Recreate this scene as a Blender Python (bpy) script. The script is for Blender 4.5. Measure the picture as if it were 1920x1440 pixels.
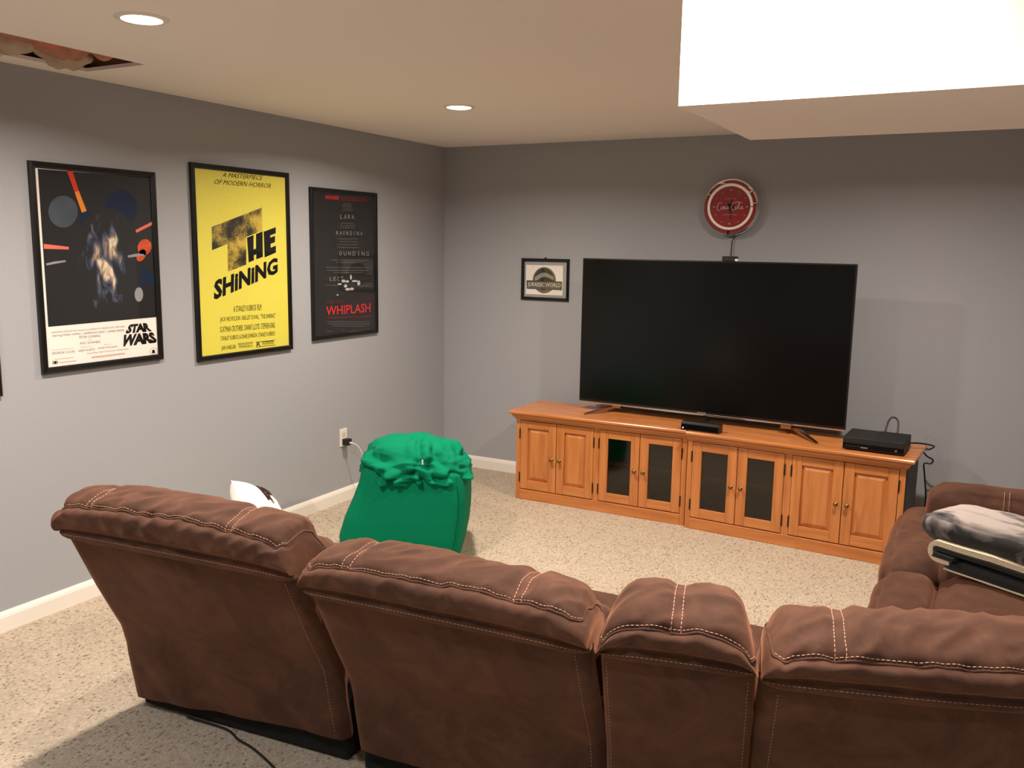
import bpy, bmesh, math, random
import numpy as np
from mathutils import Vector, Matrix, noise

for _o in list(bpy.data.objects):
    bpy.data.objects.remove(_o, do_unlink=True)
SC = bpy.context.scene
COL = SC.collection
PI = math.pi
rnd = random.Random(7)

# ------------------------------------------------------------------ camera
CAM_F, CAM_YAW, CAM_PITCH, CAM_ROLL = 1650.37, -0.489878, -0.155797, 0.0151586
CAM_POS = np.array([3.48026, -5.45389, 1.61673])
_fw = np.array([math.sin(CAM_YAW) * math.cos(CAM_PITCH), math.cos(CAM_YAW) * math.cos(CAM_PITCH), math.sin(CAM_PITCH)])
_r = np.array([math.cos(CAM_YAW), -math.sin(CAM_YAW), 0.0])
_u = np.cross(_r, _fw)
CAM_R = _r * math.cos(CAM_ROLL) + _u * math.sin(CAM_ROLL)
CAM_U = -_r * math.sin(CAM_ROLL) + _u * math.cos(CAM_ROLL)
cam_data = bpy.data.cameras.new('camera')
cam_data.sensor_width = 36.0
cam_data.lens = CAM_F / 1920 * 36.0
cam_data.clip_start = 0.02
cam = bpy.data.objects.new('camera', cam_data)
_m = Matrix.Identity(4)
for i in range(3):
    _m[i][0], _m[i][1], _m[i][2], _m[i][3] = CAM_R[i], CAM_U[i], -_fw[i], CAM_POS[i]
cam.matrix_world = _m
COL.objects.link(cam)
SC.camera = cam


def hit(px, py, ax, val):
    """measured spot of the photograph on a known plane of the room (1920x1440 frame)"""
    d = (px - 960) / CAM_F * CAM_R - (py - 720) / CAM_F * CAM_U + _fw
    t = (val - CAM_POS[ax]) / d[ax]
    return CAM_POS + t * d


# ------------------------------------------------------------------ world, exposure
world = bpy.data.worlds.new('world')
SC.world = world
world.use_nodes = True
world.node_tree.nodes['Background'].inputs[0].default_value = (0.9, 0.8, 0.7, 1)
world.node_tree.nodes['Background'].inputs[1].default_value = 0.02
SC.view_settings.view_transform = 'Standard'
SC.view_settings.look = 'None'
SC.view_settings.gamma = 1.0
SC.view_settings.use_curve_mapping = False
SC.view_settings.exposure = -0.03

LAMP_POWER = 37.0
LAMP_SPREAD = 160
LAMP_COLOUR = (1.0, 0.87, 0.75)
ROOM_H = 2.3
ROOM_X, ROOM_Y = 4.65, -7.0
LIGHTS = [(1.09, -3.46), (1.08, -1.56), (3.05, -3.47), (3.08, -1.56), (1.09, -4.80), (3.05, -4.80)]  # last two are added, out of view, to fill the carpet behind the sofa
SOFFIT_Z = 1.95


# ------------------------------------------------------------------ helpers
def lin(c):
    return tuple(((v / 255) / 12.92 if v / 255 <= 0.04045 else ((v / 255 + 0.055) / 1.055) ** 2.4) for v in c) + (1.0,)


def new_mat(name):
    m = bpy.data.materials.new(name)
    m.use_nodes = True
    nt = m.node_tree
    return m, nt, nt.nodes['Principled BSDF']


def mat(name, rgb, rough=0.6, metal=0.0, var=0.0, scale=8.0, bump=0.0, bscale=60.0, sheen=0.0, spec=0.5, emit=None):
    m, nt, b = new_mat(name)
    b.inputs['Base Color'].default_value = lin(rgb)
    b.inputs['Roughness'].default_value = rough
    b.inputs['Metallic'].default_value = metal
    b.inputs['Specular IOR Level'].default_value = spec
    if sheen:
        b.inputs['Sheen Weight'].default_value = sheen
        b.inputs['Sheen Roughness'].default_value = 0.5
    tc = nt.nodes.new('ShaderNodeTexCoord')
    if var:
        n = nt.nodes.new('ShaderNodeTexNoise'); n.inputs['Scale'].default_value = scale; n.inputs['Detail'].default_value = 4
        mr = nt.nodes.new('ShaderNodeMapRange'); mr.inputs[3].default_value = 1 - var; mr.inputs[4].default_value = 1 + var
        mx = nt.nodes.new('ShaderNodeMix'); mx.data_type = 'RGBA'; mx.blend_type = 'MULTIPLY'; mx.inputs[0].default_value = 1
        mx.inputs[6].default_value = lin(rgb)
        nt.links.new(tc.outputs['Object'], n.inputs['Vector']); nt.links.new(n.outputs[0], mr.inputs[0])
        nt.links.new(mr.outputs[0], mx.inputs[7]); nt.links.new(mx.outputs[2], b.inputs['Base Color'])
    if bump:
        n = nt.nodes.new('ShaderNodeTexNoise'); n.inputs['Scale'].default_value = bscale; n.inputs['Detail'].default_value = 3
        bp = nt.nodes.new('ShaderNodeBump'); bp.inputs['Strength'].default_value = bump; bp.inputs['Distance'].default_value = 0.004
        nt.links.new(tc.outputs['Object'], n.inputs['Vector']); nt.links.new(n.outputs[0], bp.inputs['Height']); nt.links.new(bp.outputs[0], b.inputs['Normal'])
    if emit:
        b.inputs['Emission Color'].default_value = lin(emit[0]); b.inputs['Emission Strength'].default_value = emit[1]
    return m


def carpet_mat():
    m, nt, b = new_mat('berber_carpet')
    N, L = nt.nodes.new, nt.links.new
    tc = N('ShaderNodeTexCoord')
    mp = N('ShaderNodeMapping'); mp.inputs['Rotation'].default_value = (0, 0, math.radians(8)); L(tc.outputs['Object'], mp.inputs[0])
    sc = N('ShaderNodeVectorMath'); sc.operation = 'MULTIPLY'; sc.inputs[1].default_value = (150, 105, 1); L(mp.outputs[0], sc.inputs[0])
    v = N('ShaderNodeTexVoronoi'); v.voronoi_dimensions = '2D'; v.inputs['Scale'].default_value = 1; v.inputs['Randomness'].default_value = 0.55; L(sc.outputs[0], v.inputs['Vector'])
    # each loop its own tone, a few of them dark flecks
    sep = N('ShaderNodeSeparateColor'); L(v.outputs['Color'], sep.inputs[0])
    r = N('ShaderNodeValToRGB'); e = r.color_ramp.elements
    e[0].position = 0.0; e[0].color = lin((128, 112, 96)); e[1].position = 1.0; e[1].color = lin((200, 186, 167))
    a = e.new(0.05); a.color = lin((150, 134, 116)); c = e.new(0.10); c.color = lin((176, 161, 141)); d = e.new(0.7); d.color = lin((188, 173, 153))
    L(sep.outputs[0], r.inputs[0])
    big = N('ShaderNodeTexNoise'); big.inputs['Scale'].default_value = 2.2; big.inputs['Detail'].default_value = 5; L(tc.outputs['Object'], big.inputs['Vector'])
    mr = N('ShaderNodeMapRange'); mr.inputs[3].default_value = 0.9; mr.inputs[4].default_value = 1.08; L(big.outputs[0], mr.inputs[0])
    mx = N('ShaderNodeMix'); mx.data_type = 'RGBA'; mx.blend_type = 'MULTIPLY'; mx.inputs[0].default_value = 1; L(r.outputs[0], mx.inputs[6]); L(mr.outputs[0], mx.inputs[7])
    L(mx.outputs[2], b.inputs['Base Color'])
    inv = N('ShaderNodeMath'); inv.operation = 'SUBTRACT'; inv.inputs[0].default_value = 1.0; L(v.outputs['Distance'], inv.inputs[1])
    bp = N('ShaderNodeBump'); bp.inputs['Strength'].default_value = 0.5; bp.inputs['Distance'].default_value = 0.004; L(inv.outputs[0], bp.inputs['Height']); L(bp.outputs[0], b.inputs['Normal'])
    b.inputs['Roughness'].default_value = 0.95; b.inputs['Specular IOR Level'].default_value = 0.1
    return m


def suede_mat():
    m, nt, b = new_mat('brown_suede')
    N, L = nt.nodes.new, nt.links.new
    tc = N('ShaderNodeTexCoord')
    n1 = N('ShaderNodeTexNoise'); n1.inputs['Scale'].default_value = 7; n1.inputs['Detail'].default_value = 6; n1.inputs['Roughness'].default_value = 0.65; n1.inputs['Distortion'].default_value = 0.8
    L(tc.outputs['Object'], n1.inputs['Vector'])
    r = N('ShaderNodeValToRGB'); e = r.color_ramp.elements
    e[0].position = 0.3; e[0].color = lin((61, 41, 33)); e[1].position = 0.72; e[1].color = lin((95, 64, 50))
    a = e.new(0.5); a.color = lin((77, 52, 41))
    L(n1.outputs[0], r.inputs[0]); L(r.outputs[0], b.inputs['Base Color'])
    n2 = N('ShaderNodeTexNoise'); n2.inputs['Scale'].default_value = 420; n2.inputs['Detail'].default_value = 2; L(tc.outputs['Object'], n2.inputs['Vector'])
    bp = N('ShaderNodeBump'); bp.inputs['Strength'].default_value = 0.18; bp.inputs['Distance'].default_value = 0.002; L(n2.outputs[0], bp.inputs['Height']); L(bp.outputs[0], b.inputs['Normal'])
    b.inputs['Roughness'].default_value = 0.85; b.inputs['Specular IOR Level'].default_value = 0.2
    b.inputs['Sheen Weight'].default_value = 0.42; b.inputs['Sheen Roughness'].default_value = 0.45
    b.inputs['Sheen Tint'].default_value = lin((220, 152, 116))
    return m


def wood_mat(name, a, c, d, vertical=True, dist=2.0):
    m, nt, b = new_mat(name)
    N, L = nt.nodes.new, nt.links.new
    tc = N('ShaderNodeTexCoord')
    mp = N('ShaderNodeMapping'); mp.inputs['Scale'].default_value = (14, 14, 1.2) if vertical else (1.2, 14, 14); L(tc.outputs['Object'], mp.inputs[0])
    n = N('ShaderNodeTexNoise'); n.inputs['Scale'].default_value = 2.2; n.inputs['Detail'].default_value = 7; n.inputs['Distortion'].default_value = dist * .2; L(mp.outputs[0], n.inputs['Vector'])
    r = N('ShaderNodeValToRGB'); e = r.color_ramp.elements
    e[0].position = 0.3; e[0].color = lin(a); e[1].position = 0.75; e[1].color = lin(d); k = e.new(0.5); k.color = lin(c)
    L(n.outputs[0], r.inputs[0]); L(r.outputs[0], b.inputs['Base Color'])
    b.inputs['Roughness'].default_value = 0.27; b.inputs['Specular IOR Level'].default_value = 0.5
    return m


def glass_mat(name, tint=(255, 255, 255), ior=1.5, rough=0.0):
    """thin pane: clear with a Fresnel mirror reflection"""
    m = bpy.data.materials.new(name); m.use_nodes = True
    nt = m.node_tree; nt.nodes.clear(); N, L = nt.nodes.new, nt.links.new
    out = N('ShaderNodeOutputMaterial'); mix = N('ShaderNodeMixShader'); tr = N('ShaderNodeBsdfTransparent'); gl = N('ShaderNodeBsdfGlossy'); lw = N('ShaderNodeLayerWeight')
    tr.inputs[0].default_value = lin(tint); gl.inputs['Roughness'].default_value = rough; lw.inputs[0].default_value = .5
    r0 = ((ior - 1) / (ior + 1)) ** 2; pw = N('ShaderNodeMath'); pw.operation = 'POWER'; pw.inputs[1].default_value = 5; ma = N('ShaderNodeMath'); ma.operation = 'MULTIPLY_ADD'; ma.inputs[1].default_value = 1 - r0; ma.inputs[2].default_value = r0
    L(lw.outputs['Facing'], pw.inputs[0]); L(pw.outputs[0], ma.inputs[0]); L(ma.outputs[0], mix.inputs[0]); L(tr.outputs[0], mix.inputs[1]); L(gl.outputs[0], mix.inputs[2]); L(mix.outputs[0], out.inputs[0])
    return m


class MB:
    """collects shapes into one mesh"""
    def __init__(s):
        s.v, s.f = [], []

    def add(s, v, f):
        k = len(s.v); s.v += [tuple(map(float, p)) for p in v]; s.f += [tuple(i + k for i in q) for q in f]
        return s

    def box(s, x0, x1, y0, y1, z0, z1):
        return s.add([(x0, y0, z0), (x1, y0, z0), (x1, y1, z0), (x0, y1, z0), (x0, y0, z1), (x1, y0, z1), (x1, y1, z1), (x0, y1, z1)],
                     [(0, 3, 2, 1), (4, 5, 6, 7), (0, 1, 5, 4), (1, 2, 6, 5), (2, 3, 7, 6), (3, 0, 4, 7)])

    def bbox(s, x0, x1, y0, y1, z0, z1, b=0.004, seg=2):
        bm = bmesh.new(); bmesh.ops.create_cube(bm, size=1)
        for v in bm.verts:
            v.co = Vector(((x0 + x1) / 2 + v.co.x * (x1 - x0), (y0 + y1) / 2 + v.co.y * (y1 - y0), (z0 + z1) / 2 + v.co.z * (z1 - z0)))
        bmesh.ops.bevel(bm, geom=bm.edges[:], offset=b, segments=seg, affect='EDGES', profile=0.5)
        bm.verts.index_update()
        s.add([v.co[:] for v in bm.verts], [[v.index for v in f.verts] for f in bm.faces]); bm.free()
        return s

    def tube(s, pts, r, n=8, cap=True):
        pts = [Vector(p) for p in pts]; k = len(pts); rr = r if hasattr(r, '__len__') else [r] * k
        V, F = [], []
        t0 = (pts[1] - pts[0]).normalized(); up = Vector((0, 0, 1)) if abs(t0.z) < .9 else Vector((1, 0, 0))
        a = t0.cross(up).normalized()
        for i, p in enumerate(pts):
            t = (pts[min(i + 1, k - 1)] - pts[max(i - 1, 0)]).normalized()
            a = (a - t * a.dot(t)).normalized(); b = t.cross(a)
            for j in range(n):
                q = 2 * PI * j / n; V.append(p + (a * math.cos(q) + b * math.sin(q)) * rr[i])
        for i in range(k - 1):
            for j in range(n):
                F.append((i * n + j, i * n + (j + 1) % n, (i + 1) * n + (j + 1) % n, (i + 1) * n + j))
        if cap:
            F.append(tuple(range(n))[::-1]); F.append(tuple((k - 1) * n + j for j in range(n)))
        return s.add(V, F)

    def lathe(s, prof, c=(0, 0, 0), axis='z', n=32):
        """prof: (radius, height) along the axis"""
        V, F = [], []
        for r, h in prof:
            for j in range(n):
                q = 2 * PI * j / n; x, y = r * math.cos(q), r * math.sin(q)
                V.append({'z': (c[0] + x, c[1] + y, c[2] + h), 'y': (c[0] + x, c[1] + h, c[2] + y), 'x': (c[0] + h, c[1] + x, c[2] + y)}[axis])
        for i in range(len(prof) - 1):
            for j in range(n):
                F.append((i * n + j, i * n + (j + 1) % n, (i + 1) * n + (j + 1) % n, (i + 1) * n + j))
        F.append(tuple(range(n))[::-1]); F.append(tuple((len(prof) - 1) * n + j for j in range(n)))
        return s.add(V, F)

    def prism(s, poly, off, ext):
        """poly of 3-D points swept by the vector ext"""
        n = len(poly); A = [Vector(p) + Vector(off) for p in poly]; B = [p + Vector(ext) for p in A]
        return s.add(A + B, [tuple(range(n))[::-1], tuple(range(n, 2 * n))] + [(i, (i + 1) % n, n + (i + 1) % n, n + i) for i in range(n)])

    def grid(s, P, closed_u=False, closed_v=False, flip=False):
        nu, nv = len(P), len(P[0]); k = []
        for i in range(nu if closed_u else nu - 1):
            for j in range(nv if closed_v else nv - 1):
                q = (i * nv + j, ((i + 1) % nu) * nv + j, ((i + 1) % nu) * nv + (j + 1) % nv, i * nv + (j + 1) % nv)
                k.append(q[::-1] if flip else q)
        return s.add([p for row in P for p in row], k)

    def build(s, name, m=None, parent=None, smooth=False, fix=True, autosmooth=None):
        me = bpy.data.meshes.new(name); me.from_pydata(s.v, [], s.f)
        if fix:
            bm = bmesh.new(); bm.from_mesh(me); bmesh.ops.recalc_face_normals(bm, faces=bm.faces[:]); bm.to_mesh(me); bm.free()
        if smooth:
            me.shade_smooth() if autosmooth is None else None
            for p in me.polygons: p.use_smooth = True
            if autosmooth is not None: me.set_sharp_from_angle(angle=math.radians(autosmooth))
        o = bpy.data.objects.new(name, me); COL.objects.link(o)
        if m is not None: me.materials.append(m)
        if parent is not None: o.parent = parent
        return o


def tag(o, label=None, cat=None, group=None, kind=None):
    if label: o['label'] = label
    if cat: o['category'] = cat
    if group: o['group'] = group
    if kind: o['kind'] = kind
    return o


def thing(name, label, cat, loc=(0, 0, 0), rz=0.0, group=None):
    o = bpy.data.objects.new(name, None); COL.objects.link(o); o.location = loc; o.rotation_euler = (0, 0, rz)
    o.empty_display_size = 0.05
    return tag(o, label, cat, group)


def copy_tree(o, parent=None):
    c = o.copy(); COL.objects.link(c); c.parent = parent
    for ch in list(o.children): copy_tree(ch, c)
    return c


def puff(hx, hy, hz, r, n=10, bulge=0.0, wr=0.0, wscale=6.0, seed=0.0, c=(0, 0, 0)):
    """padded block: rounded box, crowned faces, soft wrinkles"""
    bm = bmesh.new(); bmesh.ops.create_cube(bm, size=2)
    bmesh.ops.subdivide_edges(bm, edges=bm.edges[:], cuts=n, use_grid_fill=True)
    for v in bm.verts:
        p = v.co.copy(); q = Vector((p.x * hx, p.y * hy, p.z * hz)); rr = min(r, hx * .98, hy * .98, hz * .98)
        inner = Vector((max(-hx + rr, min(hx - rr, q.x)), max(-hy + rr, min(hy - rr, q.y)), max(-hz + rr, min(hz - rr, q.z))))
        d = q - inner
        q = inner + d.normalized() * rr if d.length > 1e-9 else inner
        nrm = d.normalized() if d.length > 1e-9 else Vector((0, 0, 1))
        k = (1 - p.x ** 4) * (1 - p.y ** 4) if abs(p.z) > .99 else (1 - p.y ** 4) * (1 - p.z ** 4) if abs(p.x) > .99 else (1 - p.x ** 4) * (1 - p.z ** 4)
        q += nrm * (bulge * k)
        if wr: q += nrm * wr * (noise.noise(q * wscale + Vector((seed, seed * 1.7, 0))) + .5 * noise.noise(q * wscale * 2.3 + Vector((0, seed, 3))))
        v.co = q + Vector(c)
    bm.verts.index_update()
    r_ = ([v.co[:] for v in bm.verts], [[v.index for v in f.verts] for f in bm.faces]); bm.free()
    return r_


def polyline_dist(P, line):
    """distance of points P (n,2) to a polyline (m,2)"""
    d = np.full(len(P), 1e9); line = np.asarray(line, float)
    for a, b in zip(line[:-1], line[1:]):
        ab = b - a; t = np.clip(((P - a) @ ab) / max(ab @ ab, 1e-12), 0, 1)
        d = np.minimum(d, np.linalg.norm(P - (a + t[:, None] * ab), axis=1))
    return d


# ------------------------------------------------------------------ materials
M = dict(
    wall=mat('grey_wall_paint', (166, 168, 173), .75, bump=.05, bscale=220, spec=.25),
    ceiling=mat('white_ceiling_paint', (251, 244, 237), .85, bump=.06, bscale=160, spec=.15),
    trim=mat('white_trim_paint', (240, 234, 226), .4),
    carpet=carpet_mat(), suede=suede_mat(),
    thread=mat('tan_thread', (206, 164, 140), .8),
    lining=mat('black_lining', (16, 15, 15), .95),
    wood=wood_mat('honey_maple', (178, 108, 58), (196, 124, 68), (208, 138, 80)),
    wood_h=wood_mat('honey_maple_lengthwise', (178, 108, 58), (196, 124, 68), (208, 138, 80), vertical=False),
    wood_in=mat('dark_cabinet_inside', (150, 96, 66), .7),
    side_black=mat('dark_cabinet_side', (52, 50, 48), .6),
    brass=mat('antique_brass', (146, 112, 70), .3, 1.0),
    hinge=mat('dark_hinge', (64, 48, 34), .4, .8),
    black=mat('black_plastic', (14, 14, 15), .35),
    black_matte=mat('black_matte_plastic', (20, 20, 21), .6),
    screen=mat('tv_screen', (6, 7, 7), .22, spec=.35),
    chrome=mat('chrome', (225, 222, 218), .12, 1.0),
    bronze=mat('brushed_bronze', (190, 160, 138), .22, 1.0),
    frame=mat('black_frame', (14, 13, 12), .32),
    pane=glass_mat('clear_pane', ior=1.34, rough=.02),
    pane_dark=glass_mat('smoked_pane', (190, 186, 180), 1.6, .08),
    white_plastic=mat('white_plastic', (238, 232, 224), .4),
    green=mat('green_cotton', (0, 126, 90), .85, var=.06, scale=5, bump=.12, bscale=500, spec=.12),
)


def flat(name, rgb, rough=.7):
    k = 'flat_' + name
    if k not in M: M[k] = mat(name, rgb, rough, spec=.2)
    return M[k]


# ------------------------------------------------------------------ room shell
def struct(o):
    o['kind'] = 'structure'; return o


struct(MB().box(-.1, ROOM_X + .1, ROOM_Y - .1, .1, -.12, 0).build('floor', M['carpet']))
struct(MB().box(-.12, 0, ROOM_Y, 0, 0, ROOM_H + .3).build('wall_left', M['wall']))
struct(MB().box(-.12, ROOM_X + .12, 0, .12, 0, ROOM_H + .3).build('wall_back', M['wall']))
struct(MB().box(ROOM_X, ROOM_X + .12, ROOM_Y, 0, 0, ROOM_H + .3).build('wall_right', M['wall']))
struct(MB().box(-.12, ROOM_X + .12, ROOM_Y - .12, ROOM_Y, 0, ROOM_H + .3).build('wall_front', M['wall']))
# ceiling board with the cut-out left open beside the left wall
HX0, HX1, HY0, HY1 = .135, .485, -3.80, -2.95
cb = MB()
CT = ROOM_H + .014
cb.box(0, ROOM_X, HY1, 0, ROOM_H, CT); cb.box(0, ROOM_X, ROOM_Y, HY0, ROOM_H, CT)
cb.box(0, HX0, HY0, HY1, ROOM_H, CT); cb.box(HX1, ROOM_X, HY0, HY1, ROOM_H, CT)
struct(cb.build('ceiling', M['ceiling']))
# what shows inside the cut-out
m_joist = wood_mat('raw_joist', (120, 84, 56), (150, 108, 74), (170, 128, 90), vertical=False)
m_deck = mat('subfloor_underside', (160, 120, 92), .9, var=.3, scale=9)
m_pink = mat('pink_insulation', (196, 112, 98), .95, var=.4, scale=16, bump=.8, bscale=40)
m_foil = mat('grey_paper_facing', (186, 164, 144), .8, var=.25, scale=12)
hc = struct(MB().box(0, HX1 + .3, HY0 - .2, HY1 + .3, ROOM_H + .24, ROOM_H + .26).build('ceiling_cavity', m_deck))
MB().box(HX1 - .02, HX1 + .02, HY0 - .2, HY1 + .3, CT, ROOM_H + .24).build('joist', m_joist, hc)
MB().box(.03, .07, HY0 - .2, HY1 + .3, CT, ROOM_H + .24).build('joist', m_joist, hc)
MB().box(.03, HX1 + .02, HY1 + .02, HY1 + .06, CT, ROOM_H + .24).build('blocking', m_joist, hc)
MB().box(.03, HX1 + .02, HY0 - .06, HY0 - .02, CT, ROOM_H + .24).build('blocking', m_joist, hc)
m_ins = mat('brown_pink_insulation', (176, 120, 98), .95, var=.55, scale=11, bump=.8, bscale=40)
for i, (x, y, sx, sy, mm) in enumerate([(.20, -3.62, .15, .14, m_foil), (.36, -3.66, .14, .15, m_pink), (.30, -3.44, .18, .12, m_ins), (.40, -3.30, .11, .14, m_pink), (.18, -3.34, .12, .12, m_foil), (.30, -3.18, .14, .11, m_ins), (.17, -3.08, .09, .09, m_foil), (.40, -3.06, .10, .08, m_ins)]):
    v, f = puff(sx, sy, .06, .05, 14, 0, .035, 11, i * 3.1, (x, y, ROOM_H + (.078 if mm is m_foil else .105) - .01 * (i % 3)))
    MB().add(v, f).build('insulation', mm, hc, smooth=True)
struct(MB().box(2.80, ROOM_X, -3.36, -2.64, SOFFIT_Z, ROOM_H).build('ceiling_soffit', M['ceiling']))


def baseboard(name, a, b, nrm):
    """moulded board between two floor points; nrm points into the room"""
    pr = [(0, 0), (.014, 0), (.014, .062), (.011, .072), (.007, .08), (.004, .086), (0, .086)]
    a, b, nrm = Vector(a), Vector(b), Vector(nrm)
    mb = MB(); mb.prism([a + nrm * d + Vector((0, 0, z)) for d, z in pr], (0, 0, 0), b - a)
    return struct(mb.build(name, M['trim']))


baseboard('baseboard_left', (0, ROOM_Y, 0), (0, 0, 0), (1, 0, 0))
baseboard('baseboard_back', (0, 0, 0), (ROOM_X, 0, 0), (0, -1, 0))
baseboard('baseboard_right', (ROOM_X, ROOM_Y, 0), (ROOM_X, 0, 0), (-1, 0, 0))

# ------------------------------------------------------------------ recessed ceiling lights, and an added fill pair at the rear
m_lens = mat('lit_lens', (255, 236, 214), .5, emit=((255, 226, 190), 14.0))
light_labels = ['glowing recessed ceiling light nearest the ceiling cut-out', 'glowing recessed ceiling light towards the far corner of the room',
                'recessed ceiling light close to the front face of the soffit', 'recessed ceiling light behind the soffit, above the chaise',
                'added fill light out of view behind the sofa on the left', 'added fill light out of view behind the sofa on the right']
for (x, y), lb in zip(LIGHTS, light_labels):
    t = thing('recessed_ceiling_light', lb, 'ceiling light', (x, y, ROOM_H), group='recessed ceiling lights')
    MB().lathe([(.060, -.001), (.062, -.006), (.074, -.006), (.080, -.003), (.082, 0), (.060, 0)], n=40).build('trim_ring', M['trim'], t, True, autosmooth=35)
    MB().lathe([(.001, -.012), (.03, -.011), (.05, -.008), (.0605, -.003), (.0605, -.001), (.001, -.001)], n=40).build('lens', m_lens, t, True, autosmooth=50)
    ld = bpy.data.lights.new('lamp', 'AREA'); ld.shape = 'DISK'; ld.size = .12; ld.energy = LAMP_POWER if y > -4.5 else LAMP_POWER * .36; ld.color = LAMP_COLOUR if y > -4.5 else (.92, .96, 1.0); ld.spread = math.radians(LAMP_SPREAD)  # the added rear pair is weaker and cooler
    lo = bpy.data.objects.new('lamp', ld); COL.objects.link(lo); lo.parent = t; lo.location = (0, 0, -.014)

# ------------------------------------------------------------------ sofa
def smooth_loop(pts, n):
    """Catmull-Rom through points (open), n samples"""
    P = np.array(pts, float); k = len(P); out = []
    Q = np.vstack([2 * P[0] - P[1], P, 2 * P[-1] - P[-2]])
    seg = np.linalg.norm(np.diff(P, axis=0), axis=1); cum = np.concatenate([[0], np.cumsum(seg)])
    for s in np.linspace(0, cum[-1], n):
        i = min(int(np.searchsorted(cum, s, side='right')) - 1, k - 2); t = (s - cum[i]) / max(seg[i], 1e-9)
        a, b, c, d = Q[i], Q[i + 1], Q[i + 2], Q[i + 3]
        out.append(.5 * ((2 * b) + (-a + c) * t + (2 * a - 5 * b + 4 * c - d) * t * t + (-a + 3 * b - 3 * c + d) * t ** 3))
    return np.array(out), cum


# headrest cross-section: (forward, up) from the lower rear edge of the band
HEAD = [(.012, -.004), (-.004, .0), (-.012, .018), (-.013, .036), (-.03, .058), (-.042, .088), (-.038, .118), (-.02, .138),
        (.01, .152), (.045, .160), (.09, .160), (.14, .146), (.182, .112), (.208, .06), (.214, -.01), (.2, -.08), (.15, -.10), (.08, -.06)]


HEAD_LOW = [(.012, -.004), (-.004, .0), (-.012, .018), (-.013, .036), (-.03, .054), (-.043, .072), (-.044, .090), (-.032, .105),
            (-.008, .128), (.032, .150), (.085, .162), (.145, .154), (.19, .122), (.214, .065), (.218, -.01), (.2, -.08), (.15, -.10), (.08, -.06)]


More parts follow.
